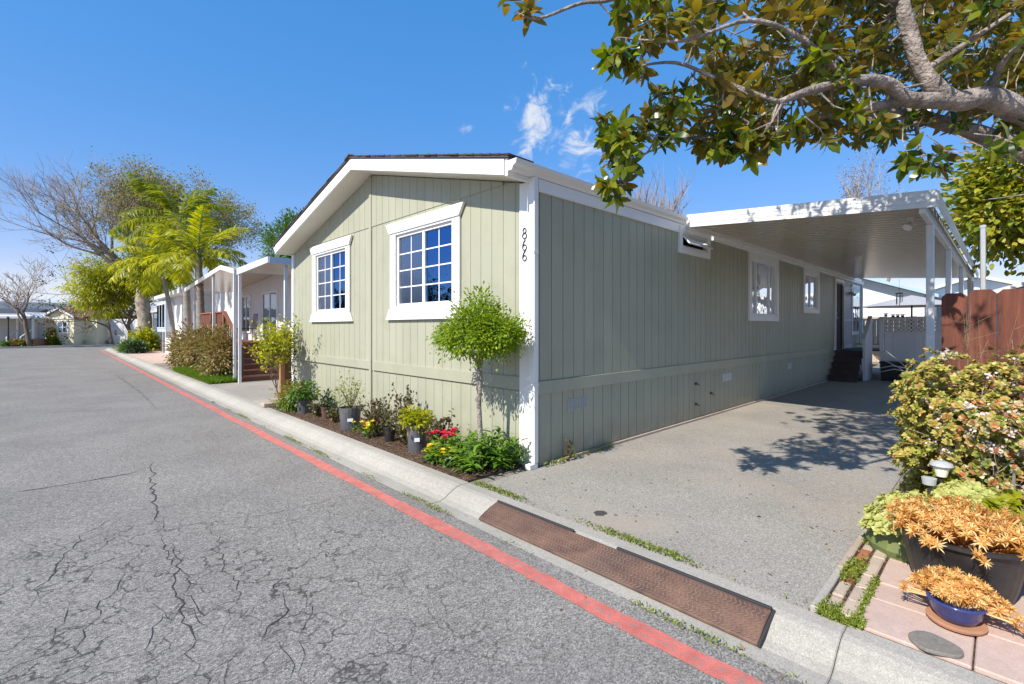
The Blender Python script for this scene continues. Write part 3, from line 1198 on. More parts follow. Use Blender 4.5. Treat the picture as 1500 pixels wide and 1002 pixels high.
def pane_window(tf, u0, u1, v0, v1, left_mat, right_mat, cols=2, rows=4, curtain=True, split=.5, flip=False, depth=.5):
    """sliding window: vinyl frame, two sashes of panes, room and curtain behind; u grows away from the eye"""
    wfr = MB(tf)
    t = .045
    for (a, b, c, d) in ((u0, u1, v0, v0 + t), (u0, u1, v1 - t, v1), (u0, u0 + t, v0 + t, v1 - t), (u1 - t, u1, v0 + t, v1 - t)):
        wbox(wfr, a, b, c, d, -.03, .012)
    win = wfr.build('window', 'white', home, bevel=.003)
    um = u0 + (u1 - u0) * split
    mb = MB(tf)
    wbox(mb, um - .028, um + .028, v0 + t, v1 - t, -.034, .008)
    mb.build('mullion', 'white', win, bevel=.003)
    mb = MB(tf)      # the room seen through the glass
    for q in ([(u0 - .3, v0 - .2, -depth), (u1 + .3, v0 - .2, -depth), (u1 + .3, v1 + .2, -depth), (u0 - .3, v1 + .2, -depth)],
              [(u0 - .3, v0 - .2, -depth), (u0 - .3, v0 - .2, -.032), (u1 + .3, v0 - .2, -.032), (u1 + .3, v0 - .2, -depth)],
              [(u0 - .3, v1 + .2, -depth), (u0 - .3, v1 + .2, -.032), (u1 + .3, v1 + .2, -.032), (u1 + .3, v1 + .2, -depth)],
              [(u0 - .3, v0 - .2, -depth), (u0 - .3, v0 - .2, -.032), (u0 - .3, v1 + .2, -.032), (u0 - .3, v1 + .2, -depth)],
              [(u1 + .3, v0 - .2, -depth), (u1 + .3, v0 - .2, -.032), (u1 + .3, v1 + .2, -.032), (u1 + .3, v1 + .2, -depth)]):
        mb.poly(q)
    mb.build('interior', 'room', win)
    for (a, b, mt, sw) in ((u0 + t, um - .028, right_mat, -.022), (um + .028, u1 - t, left_mat, -.018)):
        cw, rh = (b - a) / cols, (v1 - v0 - 2 * t) / rows
        for i in range(cols):
            for j in range(rows):
                mb = MB(tf)
                m_ = .009
                tl = [random.uniform(-.0014, .0014) for _ in range(2)]
                c = [(a + i * cw + (m_ if i else 0), v0 + t + j * rh + (m_ if j else 0)), (a + (i + 1) * cw - (m_ if i < cols - 1 else 0), v0 + t + j * rh + (m_ if j else 0)),
                     (a + (i + 1) * cw - (m_ if i < cols - 1 else 0), v0 + t + (j + 1) * rh - (m_ if j < rows - 1 else 0)), (a + i * cw + (m_ if i else 0), v0 + t + (j + 1) * rh - (m_ if j < rows - 1 else 0))]
                mb.poly([(c[0][0], c[0][1], sw), (c[1][0], c[1][1], sw + tl[0]), (c[2][0], c[2][1], sw + tl[0] + tl[1]), (c[3][0], c[3][1], sw + tl[1])])
                mb.build('pane', mt, win)
        mb = MB(tf)
        for i in range(1, cols):
            wbox(mb, a + i * cw - m_, a + i * cw + m_, v0 + t, v1 - t, sw - .006, sw + .006)
        for j in range(1, rows):
            for i in range(cols):
                wbox(mb, a + i * cw + (m_ if i else 0), a + (i + 1) * cw - (m_ if i < cols - 1 else 0), v0 + t + j * rh - m_, v0 + t + j * rh + m_, sw - .006, sw + .006)
        if mb.v:
            mb.build('muntin', 'white', win)
    if curtain:
        for (c0, c1) in curtain:
            vs, fs = [], []
            n = 40
            for i in range(n + 1):
                u = c0 + (c1 - c0) * i / n
                ww = -.16 + .035 * math.sin(i * 1.35) + .012 * math.sin(i * 3.1)
                vs += [(u, v0 - .1, ww), (u, v1 + .1, ww)]
                if i:
                    fs.append((2 * i - 2, 2 * i, 2 * i + 1, 2 * i - 1))
            MB(tf).add(vs, fs).build('curtain', 'curtain', win, smooth=True)
    return win


def flared_trim(tf, u0, u1, v0, v1):
    """surround of the front windows: flared head and foot boards, plain sides"""
    o = .165
    e = .105
    parts = []
    parts.append([(u0 - o, v1 + .03), (u1 + o, v1 + .03), (u1 + o + e, v1 + .19), (u0 - o - e, v1 + .19)])
    parts.append([(u0 - o - e, v0 - .20), (u1 + o + e, v0 - .20), (u1 + o, v0 - .035), (u0 - o, v0 - .035)])
    parts.append([(u0 - o, v0 - .034), (u0 - .001, v0 - .034), (u0 - .001, v1 + .029), (u0 - o, v1 + .029)])
    parts.append([(u1 + .001, v0 - .034), (u1 + o, v0 - .034), (u1 + o, v1 + .029), (u1 + .001, v1 + .029)])
    for i, p in enumerate(parts):
        mb = MB(tf)
        wprism(mb, p, .017, .062 if i < 2 else .045)
        mb.build('window_trim', 'white', home, bevel=.004)
    mb = MB(tf)
    wbox(mb, u0, u1, v1, v1 + .029, .0, .044)
    wbox(mb, u0, u1, v0 - .034, v0, .0, .044)
    mb.build('window_trim', 'white', home)


pane_window(tf_front, *BW, 'glass_screen', 'glass_blue', curtain=[(5.80, 6.08)])
flared_trim(tf_front, *BW)
pane_window(tf_front, *SW, 'glass_screen', 'glass_blue', curtain=None)
flared_trim(tf_front, *SW)


def plain_trim(tf, u0, u1, v0, v1, t=.12):
    for p in ((u0 - t, u1 + t, v1, v1 + t), (u0 - t, u1 + t, v0 - t, v0), (u0 - t, u0, v0, v1), (u1, u1 + t, v0, v1)):
        mb = MB(tf)
        wbox(mb, *p, .0, .05)
        mb.build('window_trim', 'white', home, bevel=.004)


def slider(tf, u0, u1, v0, v1, bars):
    wfr = MB(tf)
    t = .04
    for (a, b, c, d) in ((u0, u1, v0, v0 + t), (u0, u1, v1 - t, v1), (u0, u0 + t, v0 + t, v1 - t), (u1 - t, u1, v0 + t, v1 - t)):
        wbox(wfr, a, b, c, d, -.03, .02)
    win = wfr.build('window', 'white', home)
    es = [u0 + t] + list(bars) + [u1 - t]
    for b in bars:
        mb = MB(tf)
        wbox(mb, b - .025, b + .025, v0 + t, v1 - t, -.03, .012)
        mb.build('mullion', 'white', win)
    for i, (a, b) in enumerate(zip(es[:-1], es[1:])):
        mb = MB(tf)
        wbox(mb, a + (.025 if i else 0), b - (.025 if i < len(es) - 2 else 0), v0 + t, v1 - t, -.02, -.012)
        mb.build('pane', 'glass', win)
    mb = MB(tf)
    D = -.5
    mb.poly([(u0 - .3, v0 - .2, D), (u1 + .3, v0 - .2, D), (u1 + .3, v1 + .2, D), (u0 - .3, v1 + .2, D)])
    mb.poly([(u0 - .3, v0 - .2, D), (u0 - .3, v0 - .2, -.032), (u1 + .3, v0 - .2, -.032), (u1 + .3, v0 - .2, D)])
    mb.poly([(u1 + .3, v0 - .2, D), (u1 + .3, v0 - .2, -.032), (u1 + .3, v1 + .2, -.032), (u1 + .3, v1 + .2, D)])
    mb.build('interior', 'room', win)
    return win


wa = slider(tf_side, *SWA, (10.49, 11.28))
plain_trim(tf_side, *SWA)
mb = MB(tf_side)
for k in range(16):
    z = 2.91 - k * .033
    wbox(mb, 10.53, 11.24, z, z + .02, -.10, -.085)
mb.build('blind', 'curtain', wa)
slider(tf_side, *SWB, (14.42,))
plain_trim(tf_side, *SWB)
# awning window propped open
mb = MB(tf_side)
t = .03
for (a, b, c, d) in ((SAW[0], SAW[1], SAW[2], SAW[2] + t), (SAW[0], SAW[1], SAW[3] - t, SAW[3]), (SAW[0], SAW[0] + t, SAW[2] + t, SAW[3] - t), (SAW[1] - t, SAW[1], SAW[2] + t, SAW[3] - t)):
    wbox(mb, a, b, c, d, -.03, .02)
aw = mb.build('window', 'white', home)
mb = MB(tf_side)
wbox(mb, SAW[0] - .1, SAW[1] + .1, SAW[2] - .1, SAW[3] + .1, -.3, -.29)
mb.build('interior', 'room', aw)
mb = MB(tf_side)
vs = [(SAW[0] + .04, SAW[3] - .03, .015), (SAW[1] - .04, SAW[3] - .03, .015), (SAW[1] - .04, SAW[2] + .05, .14), (SAW[0] + .04, SAW[2] + .05, .14)]
mb.poly(vs)
mb.build('pane', 'glass', aw)
mb = MB(tf_side)
for a, b in ((0, 1), (1, 2), (2, 3), (3, 0)):
    mb.bar(vs[a], vs[b], .022, .022, (0, .3, 1))
mb.build('sash', 'metal_white', aw)
plain_trim(tf_side, SAW[0], SAW[1], SAW[2], SAW[3], .1)
# entry door, screen door, wall lamp, second opening
mb = MB(tf_side)
wbox(mb, SDR[0] - .1, SDR[0], .86, 2.95, 0, .05)
wbox(mb, SDR[1], SDR[1] + .1, .86, 2.95, 0, .05)
wbox(mb, SDR[0] - .1, SDR[1] + .1, 2.951, 3.04, 0, .05)
mb.build('door_frame', 'white', home)
mb = MB(tf_side)
wbox(mb, SDR[0] + .01, SDR[1] - .01, .87, 2.9, -.028, -.005)
door = mb.build('door', 'dark_wood', home)
mb = MB(tf_side)
mb.tube([(SDR[0] + .08, 1.83, 0), (SDR[0] + .08, 1.83, .07)], .028, 8)
mb.tube([(SDR[0] + .08, 1.98, 0), (SDR[0] + .08, 1.98, .04)], .03, 8)
mb.build('handle', 'metal_grey', door)
mb = MB()
d0 = Vector((SDR[1] - .02, YR - .055, .9))
dd = Vector((math.cos(R(-5)), math.sin(R(-5)), 0))
for a, b, z0, z1 in ((0, .8, .9, 1.0), (0, .8, 2.78, 2.86), (0, .07, 1.0, 2.78), (.73, .8, 1.0, 2.78), (.07, .73, 1.75, 1.82)):
    p, q = d0 + dd * a, d0 + dd * b
    mb.bar((p.x, p.y, (z0 + z1) / 2), (q.x, q.y, (z0 + z1) / 2), .03, z1 - z0)
scr = mb.build('screen_door', 'grey_panel', home)
mb = MB()
p, q = d0 + dd * .07, d0 + dd * .73
mb.poly([(p.x, p.y, 1.0), (q.x, q.y, 1.0), (q.x, q.y, 2.78), (p.x, p.y, 2.78)])
mb.build('screen_mesh', 'metal_grey', scr)
mb = MB(tf_side)
wbox(mb, 19.2, 20.4, 1.3, 3.0, .016, .05)
fr2 = mb.build('window', 'white', home)
mb = MB(tf_side)
wbox(mb, 19.32, 20.28, 1.42, 2.9, .051, .056)
mb.build('pane', 'glass', fr2)
mb = MB(tf_side)
mb.box(18.45, 18.57, 2.62, 2.74, .014, .05)
mb.tube([(18.51, 2.68, .05), (18.45, 2.66, .16), (18.40, 2.60, .22)], [.02, .035, .055], 8)
mb.tube([(18.53, 2.68, .05), (18.62, 2.66, .16), (18.68, 2.60, .22)], [.02, .035, .055], 8)
mb.build('floodlight', 'metal_grey', home)
# skirting vents: three louvred grilles in a row, three places
for vx, n in ((4.36, 3), (8.80, 3), (12.55, 2)):
    for k in range(n):
        u = vx + k * .135
        mb = MB(tf_side)
        for (a, b, c, d) in ((u, u + .105, .555, .566), (u, u + .105, .679, .69), (u, u + .01, .566, .679), (u + .095, u + .105, .566, .679)):
            wbox(mb, a, b, c, d, .004, .014)
        for j in range(5):
            z = .572 + j * .021
            wbox(mb, u + .01, u + .095, z, z + .012, .006, .012)
        mb.build('vent', 'metal_grey' if vx < 5 else 'grey_panel', home)
# access hatch outline and its black latches
mb = MB(tf_side)
for (a, b, c, d) in ((7.6, 8.42, .72, .728), (7.6, 8.42, .055, .063), (7.6, 7.608, .063, .72), (8.412, 8.42, .063, .72)):
    wbox(mb, a, b, c, d, .0055, .0085)
mb.build('hatch_seam', 'siding_side', home)
for (px_, py_) in ((1020, 562), (1042, 576), (1020, 592)):
    r = ray(px_, py_)
    t_ = (YR - .02) / r[1]
    u, v = r[0] * t_, CAM_H + r[2] * t_
    mb = MB(tf_side)
    mb.box(u - .03, u + .03, v - .018, v + .018, .006, .03)
    mb.tube([(u, v, .03), (u + .05, v - .03, .05)], .008, 5)
    mb.build('latch', 'black_iron', home)

# ------------------------------------------------------------------ carport
CX0, CX1, CY0, CY1 = 7.27, 19.3, .585, 3.50


def cz(y):                      # underside of the pans: falls towards the outer edge
    return 2.985 + (y - CY0) / (CY1 - CY0) * .215


carp = thing('carport', 'white ribbed metal carport over the driveway beside the green home', 'carport', (CX0, CY0, 0))
n = 0
x = CX0 + .02
proto = None
while x < CX1 - .05:
    w_ = .203
    if proto is None:
        mb = MB()
        prf = [(0, -.03), (.125, -.03), (.135, .025), (.190, .025), (w_ - .002, -.03), (w_ - .002, .04), (0, .04)]
        for i in range(len(prf)):
            pass
        vs, fs = [], []
        m_ = len(prf)
        for (y, zz) in ((CY0 + .03, cz(CY0 + .03)), (CY1, cz(CY1))):
            for (a, b) in prf:
                vs.append((x + a, y, zz + .03 + b))
        fs = [(i, (i + 1) % m_, m_ + (i + 1) % m_, m_ + i) for i in range(m_)]
        mb.add(vs, fs)
        proto = mb.build('roof_panel', 'ceiling_pan', carp)
    else:
        o = proto.copy()
        COL.objects.link(o)
        o.location = (x - CX0 - .02, 0, 0)
    x += w_
# front fascia with three ribs, outer beam
mb = MB()
segs = 8
vs, fs = [], []
pf = [(0, -.035), (0, .02), (-.006, .024), (-.006, .044), (0, .048), (0, .085), (-.006, .089), (-.006, .109), (0, .113), (0, .165), (.02, .167), (.02, .163), (.006, .16), (.006, -.035)]
for y in (CY0 - .06, CY1 + .03):
    for (a, b) in pf:
        vs.append((CX0 + a, y, cz(y) + b - .02))
m_ = len(pf)
mb.add(vs, [tuple(range(m_))[::-1], tuple(range(m_, 2 * m_))] + [(i, (i + 1) % m_, m_ + (i + 1) % m_, m_ + i) for i in range(m_)])
mb.build('front_fascia', 'metal_white', carp)
mb = MB()
vs, fs = [], []
for x_ in (CX0 + .008, CX1):
    for (a, b) in pf:
        vs.append((x_, CY0 - .055 + a, cz(CY0) + b - .022))
mb.add(vs, [tuple(range(m_))[::-1], tuple(range(m_, 2 * m_))] + [(i, (i + 1) % m_, m_ + (i + 1) % m_, m_ + i) for i in range(m_)])
mb.build('side_fascia', 'metal_white', carp)
mb = MB()
mb.box(CX0 + .03, CX1, .64, .70, cz(.67) - .115, cz(.67) - .003)
mb.build('beam', 'metal_white', carp, bevel=.004)
mb = MB()
mb.box(CX0 + .02, CX1, CY1 - .02, CY1 + .03, cz(CY1) - .075, cz(CY1) + .14)
mb.build('ledger', 'white', carp, bevel=.004)
for px_x in (8.15, 11.05, 14.45, 17.9, 19.2):
    mb = MB()
    mb.box(px_x - .04, px_x + .04, .63, .71, 0, cz(.67) - .117)
    po = mb.build('post', 'metal_white', carp, bevel=.008)
    mb = MB()
    mb.box(px_x - .06, px_x + .06, .61, .73, 0.0, .012)
    mb.build('base_plate', 'metal_grey', po)
mb = MB()
mb.tube([(8.2, .86, cz(.86)), (8.2, .86, cz(.86) - .1)], .05, 10)
mb.tube([(8.2, .86, cz(.86) - .06), (8.13, .9, cz(.86) - .14)], [.03, .055], 10)
mb.build('floodlight', 'white', carp, smooth=False)
mb = MB()
mb.tube([(12.5, 2.2, cz(2.2) - .02), (12.5, 2.2, cz(2.2) - .09)], [.07, .06], 12)
mb.build('ceiling_lamp', 'lamp_cover', carp)

# ------------------------------------------------------------------ rust-brown kerb ramps
def ramp_top(x):
    return -.070 + (x - 2.575) / (2.80 - 2.575) * .094


slope = math.atan2(.094, .225)
rp = thing('kerb_ramp', 'long rusty brown tread plate ramp bridging the kerb at the driveway', 'kerb ramp', (2.68, 2.0, 0))
y0, y1, xb = .875, 3.09, 2.785
MB().prism([(2.575, -.088), (2.575, ramp_top(2.575)), (2.64, ramp_top(2.64) + .006), (2.70, ramp_top(2.70) + .007), (xb - .02, ramp_top(xb - .02)), (xb, ramp_top(xb) - .004), (xb, .006), (2.66, -.07)], 'y', y0, y1).build('plate', 'rust', rp, bevel=.004)
tr = MB()
for i in range(9):
    xx = 2.588 + i * .0235
    if xx > xb - .012:
        break
    zz = ramp_top(xx) + .0085 - .006 * abs(xx - 2.67) / .09
    for j in range(int((y1 - y0 - .03) / .026)):
        yy = y0 + .018 + j * .026 + random.uniform(-.0008, .0008)
        sgn = 1 if (i % 2) else -1
        tr.bar((xx - .0095, yy - sgn * .0088, zz - .003), (xx + .0095, yy + sgn * .0088, zz + .003), .0052, .006, (-math.sin(slope), 0, math.cos(slope)))
tr.build('tread', 'rust_tread', rp, kind='stuff')
for a_, b_2 in ((y0, 1.86), (2.24, y1)):
    MB().box(xb + .001, xb + .022, a_, b_2, -.01, ramp_top(xb) + .006).build('back_edge', 'rubber', rp, bevel=.003)
MB().prism([(2.575, -.088), (2.575, ramp_top(2.575) - .002), (xb + .02, ramp_top(xb) - .006), (xb + .02, .006), (2.66, -.07)], 'y', y0 - .014, y0 - .001).build('end_edge', 'rubber', rp)

# ------------------------------------------------------------------ steps, landing and lattice behind the carport
ps = thing('porch_steps', 'dark brown steps going up beside the green wall under the carport', 'steps', (16.1, 3.2, 0))
for i in range(5):
    x0 = 16.1 + i * .2
    z = .17 * (i + 1)
    MB().box(x0, x0 + .24, 2.86, 3.55, z - .04, z).build('tread', 'stair_dark', ps, bevel=.004)
    MB().box(x0 + .02, x0 + .04, 2.87, 3.54, z - .17, z - .041).build('riser', 'stair_dark', ps)
mb = MB()
mb.prism([(16.82, 0), (17.15, 0), (17.85, 0), (17.85, 1.84), (17.70, 1.84), (16.80, 1.22)], 'y', 2.79, 2.85)
mb.build('side_panel', 'grey_panel', ps)
mb = MB()
mb.bar((16.76, 2.82, 1.24), (17.7, 2.82, 1.88), .1, .035)
mb.build('handrail', 'grey_panel', ps)
deck = thing('deck', 'raised grey back deck with lattice screen and balusters beyond the carport', 'deck', (18, 2.2, 0))
for i in range(12):
    MB().box(17.1 + i * .25, 17.1 + i * .25 + .243, 2.86 if i < 4 else .75, 3.55, .82, .86).build('deck_board', 'stair_dark', deck)
xs = 17.88
nb = 10
for i in range(nb):
    y0 = .74 + i * .175
    if y0 > 2.5:
        break
    MB().box(xs, xs + .03, y0, y0 + .171, 0.0, 1.37).build('panel_board', 'grey_panel', deck)
for z0, z1 in ((1.371, 1.42), (1.775, 1.835)):
    MB().box(xs - .02, xs + .05, .72, 2.52, z0, z1).build('rail', 'grey_panel', deck)
for y in (.70, 2.521):
    MB().box(xs - .03, xs + .06, y, y + .09, 0, 1.87).build('post', 'grey_panel', deck)
for i in range(20):
    for s, dx in ((1, .0), (-1, .012)):
        y0 = .45 + i * .115
        p = [(y0, 1.421), (y0 + s * .354, 1.774)]
        lo, hi = .80, 2.50
        (ya, za), (yb, zb) = p
        def clip(y):
            return max(lo, min(hi, y))
        ca, cb = clip(ya), clip(yb)
        if abs(ca - cb) < .03:
            continue
        zA = za + (ca - ya) / (yb - ya) * (zb - za)
        zB = za + (cb - ya) / (yb - ya) * (zb - za)
        MB().bar((xs + .005 + dx, ca, zA), (xs + .005 + dx, cb, zB), .03, .009, (1, 0, 0)).build('lattice_slat', 'grey_panel', deck)
MB().box(20.0, 20.06, 2.9, 4.5, 1.78, 1.84).build('rail', 'grey_panel', deck)
MB().box(20.0, 20.06, 2.9, 4.5, .95, 1.0).build('rail', 'grey_panel', deck)
for i in range(12):
    MB().box(20.01, 20.05, 2.95 + i * .13, 2.99 + i * .13, 1.001, 1.779).build('baluster', 'grey_panel', deck)
for i, y in enumerate((2.47, 2.30, 2.19, 2.08)):
    L = thing('lantern', ['leftmost black lantern on the deck rail, standing apart', 'second black lantern on the deck rail, left of a tight row of three', 'middle black lantern of the tight row of three on the deck rail', 'right end black lantern of the row on the deck rail'][i], 'lantern', (xs + .01, y, 1.836 + (.034 if i == 0 else 0)), 'black lanterns on the deck rail')
    b = L.location
    MB().box(b.x - .035, b.x + .035, y - .035, y + .035, b.z, b.z + .015).build('base', 'black_iron', L)
    mb = MB()
    for sx in (-1, 1):
        for sy in (-1, 1):
            mb.box(b.x + sx * .026 - .005, b.x + sx * .026 + .005, y + sy * .026 - .005, y + sy * .026 + .005, b.z + .015, b.z + .08)
    mb.build('frame', 'black_iron', L)
    MB().box(b.x - .018, b.x + .018, y - .018, y + .018, b.z + .015, b.z + .07).build('candle', 'brown_pot', L)
    MB().box(b.x - .045, b.x + .045, y - .045, y + .045, b.z + .08, b.z + .1).build('lid', 'black_iron', L)
bn = thing('storage_bin', 'black plastic bin in the shade below the lattice screen', 'bin', (17.45, 2.25, 0))
MB().prism([(17.25, 0), (17.65, 0), (17.69, .5), (17.21, .5)], 'y', 1.95, 2.5).build('body', 'black_pot', bn, bevel=.01)
MB().box(17.19, 17.71, 1.92, 2.53, .501, .56).build('lid', 'black_pot', bn, bevel=.01)

um = thing('patio_umbrella', 'open grey patio umbrella standing beyond the back deck', 'umbrella', (25.0, 2.75, 0))
mb = MB()
n = 8
c = (25.0, 2.62, 2.86)
rim = [(c[0] + 1.75 * math.cos(k * 2 * math.pi / n + .3), c[1] + 1.75 * math.sin(k * 2 * math.pi / n + .3), 2.40) for k in range(n)]
mb.add([c] + rim, [(0, 1 + k, 1 + (k + 1) % n) for k in range(n)])
mb.build('canopy', 'umbrella', um)
mb = MB()
for k in range(n):
    mb.tube([(c[0], c[1], c[2] - .03), (rim[k][0], rim[k][1], rim[k][2] - .01)], .012, 4)
mb.build('rib', 'metal_grey', um)
MB().tube([(25.0, 2.62, 0), (25.0, 2.62, 2.84)], .03, 8).build('pole', 'pole_dark', um)
wc = thing('wind_chime', 'small dark wind chime hanging near the back of the carport', 'wind chime', (18.9, 2.3, 2.95))
mb = MB()
mb.tube([(18.9, 2.28, 3.05), (18.9, 2.28, 2.62)], .004, 4)
mb.lathe((18.9, 2.28, 2.60), [(.09, 0), (.1, .01), (.1, .02), (.02, .03)], 12)
mb.build('hanger', 'black_iron', wc)
for k in range(5):
    a = k * 1.257
    MB().tube([(18.9 + .075 * math.cos(a), 2.28 + .075 * math.sin(a), 2.6), (18.9 + .075 * math.cos(a), 2.28 + .075 * math.sin(a), 2.22 + .03 * k)], .009, 6).build('chime_tube', 'metal_grey', wc)


# ------------------------------------------------------------------ simple neighbouring houses
def gable_house(name, label, x0, x1, y0, y1, zb, ze, zp, wall, roofm, axis='x', over=.3, group=None):
    h = thing(name, label, 'house', (x0, y0, 0), group)
    mb = MB()
    if axis == 'x':     # ridge along x, gable faces -x
        ym = (y0 + y1) / 2
        mb.prism([(y0, zb), (y1, zb), (y1, ze), (ym, zp), (y0, ze)], 'x', x0, x1)
        mb.build('wall', wall, h)
        s = (zp - ze) / (ym - y0)
        r = MB()
        for a, b in ((ym, y0 - over), (ym, y1 + over)):
            zz = zp - s * abs(b - ym)
            r.prism([(a, zp + .02), (b, zz + .02), (b, zz + .16), (a, zp + .16)], 'x', x0 - over, x1 + over)
    else:               # ridge along y, gable faces -y
        xm = (x0 + x1) / 2
        mb.prism([(x0, zb), (x1, zb), (x1, ze), (xm, zp), (x0, ze)], 'y', y0, y1)
        mb.build('wall', wall, h)
        s = (zp - ze) / (xm - x0)
        r = MB()
        for a, b in ((xm, x0 - over), (xm, x1 + over)):
            zz = zp - s * abs(b - xm)
            r.prism([(a, zp + .02), (b, zz + .02), (b, zz + .16), (a, zp + .16)], 'y', y0 - over, y1 + over)
    rf = r.build('roof', roofm, h)
    return h, rf


def far_window(h, x0, x1, z0, z1, y, t=.07, rows=2, cols=2, trim='white', pane='glass'):
    mb = MB()
    for (a, b, c, d) in ((x0 - t, x1 + t, z0 - t, z0), (x0 - t, x1 + t, z1, z1 + t), (x0 - t, x0, z0, z1), (x1, x1 + t, z0, z1)):
        mb.box(a, b, y - .06, y + .02, c, d)
    xm = (x0 + x1) / 2
    if cols == 2:
        mb.box(xm - .03, xm + .03, y - .05, y + .02, z0, z1)
    if rows == 2:
        zm = (z0 + z1) / 2
        mb.box(x0, x1, y - .045, y + .02, zm - .025, zm + .025)
    fr = mb.build('window', trim, h)
    MB().box(x0, x1, y - .02, y - .01, z0, z1).build('pane', pane, fr)
    return fr


# houses behind the back yard
h, r_ = gable_house('neighbour_house', 'pale blue house with white gable wall behind the patio umbrella', 27.5, 40, 2.45, 8.2, 0, 3.0, 4.1, 'white_wall', 'blue_wall', 'x', .5)
h, r_ = gable_house('neighbour_house', 'light blue house with small windows right of the patio umbrella', 33.0, 45, -1.4, 3.4, 0, 3.2, 4.0, 'pale_blue_and_shade', 'roof_light', 'x', .5)
for yy in (.6, 1.7):
    mb = MB()
    mb.box(32.93, 33.0, yy, yy + .5, 1.4, 2.5)
    f_ = mb.build('window', 'white', h)
    MB().box(32.9, 32.93, yy + .07, yy + .43, 1.47, 2.43).build('pane', 'glass_blue', f_)
nh, r_ = gable_house('neighbour_house', 'white house with pale sloping roof seen above the red-brown fence', 23, 36, -7.5, -.05, 0, 2.75, 4.0, 'white_wall', 'roof_light', 'x', .4)
mb = MB()
bf = thing('back_fence', 'low tan board fence behind the deck railing', 'fence', (31, 4, 0))
for i in range(24):
    MB().box(26.5, 26.53, 2.2 + i * .2, 2.2 + i * .2 + .19, 0, 2.02 + random.uniform(-.01, .01)).build('fence_board', 'block_tan', bf)

# left neighbour: white house with awnings, deck and steps
nb_ = thing('neighbour_house', 'white house with awning porch and tan tiled roof left of the green home', 'house', (5.4, 14, 0))
NX = 5.35
N0, N1 = 13.2, 26.0
mb = MB()
mb.box(NX, 11.8, N0, N1, 0, 3.36)
mb.build('wall', 'white_wall', nb_)
for i in range(30):
    y0 = N0 + .02 + i * .42
    if y0 + .42 > N1:
        break
    MB().box(NX - .02, NX - .002, y0, y0 + .41, 1.0, 3.24).build('siding_board', 'white_wall', nb_)
rfm = MB()
rfm.prism([(NX - .3, 3.34), (8.6, 4.76), (11.9, 3.34), (11.9, 3.44), (8.6, 4.9), (NX - .3, 3.46)], 'y', N0 - .3, N1 + .3)
nr = rfm.build('roof', 'roof_brown', nb_)
for i in range(8):
    for j in range(34):
        a = NX - .32 + i * .24
        z = 3.46 + (a - NX + .3) * .398
        o = MB()
        o.prism([(N0 - .3 + j * .25, 0), (N0 - .3 + j * .25 + .12, .045), (N0 - .3 + j * .25 + .235, 0)], 'x', 0, .26)
        vs = [(a + v[0], v[1], z + v[2] + v[0] * .398) for v in o.v]
        o.v = vs
        o.build('roof_tile', 'roof_brown', nr)
for (ya, yb, za, zb_, nm) in ((16.85, 18.3, 1.15, 2.72, 'door'), (19.9, 20.9, 1.4, 2.72, 'window')):
    mb = MB()
    for (a, b, c, d) in ((ya - .08, yb + .08, zb_, zb_ + .08), (ya - .08, ya, za, zb_), (yb, yb + .08, za, zb_), (ya - .08, yb + .08, za - .06, za)):
        mb.box(NX - .07, NX - .021, a, b, c, d)
    mb.box(NX - .06, NX - .021, (ya + yb) / 2 - .03, (ya + yb) / 2 + .03, za, zb_)
    f_ = mb.build(nm, 'white', nb_)
    MB().box(NX - .04, NX - .03, ya, yb, za, zb_).build('pane', 'glass', f_)
# awnings
aw1 = thing('awning', 'white flat metal awning on posts at the near end of the neighbour porch', 'awning', (3.64, 12.1, 0))
AZ = 3.13
mb = MB()
mb.box(3.64, NX, 12.13, 14.74, AZ - .02, AZ + .03)
mb.build('roof_panel', 'ceiling_pan', aw1)
MB().prism([(12.10, AZ - .04), (14.77, AZ - .12), (14.77, AZ + .05), (12.10, AZ + .1)], 'x', 3.6, 3.638).build('fascia', 'white', aw1)
MB().box(3.64, NX, 12.09, 12.125, AZ - .05, AZ + .1).build('fascia', 'pale_blue_and_shade', aw1)  # white end board, its shade painted in as blue
for (x_, y_) in ((3.66, 14.7), (3.62, 15.05), (4.06, 12.25)):
    MB().box(x_ - .035, x_ + .035, y_ - .035, y_ + .035, 0, AZ - .05).build('post', 'metal_white', aw1)
mb = MB()
for i in range(8):
    y = 12.2 + i * .32
    mb.prism([(y, AZ - .021), (y + .16, AZ - .09), (y + .31, AZ - .021)], 'x', NX - .12, NX - .08)
mb.build('corrugation', 'ceiling_pan', aw1)
aw2 = thing('awning', 'white pitched porch awning behind the palms of the neighbour house', 'awning', (3.64, 15.2, 0))
for (a, za, b, zb_) in ((15.1, 3.07, 16.6, 3.32), (16.6, 3.32, 22.2, 2.95)):
    MB().prism([(a, za), (b, zb_), (b, zb_ + .13), (a, za + .13)], 'x', 3.60, 3.64).build('fascia', 'white', aw2)
    MB().prism([(a, za + .06), (b, zb_ + .06), (b, zb_ + .11), (a, za + .11)], 'x', 3.642, 6.2).build('roof_panel', 'ceiling_pan', aw2)
for y_ in (17.9, 20.8):
    MB().box(3.66, 3.73, y_ - .035, y_ + .035, 0, 3.3).build('post', 'metal_white', aw2)
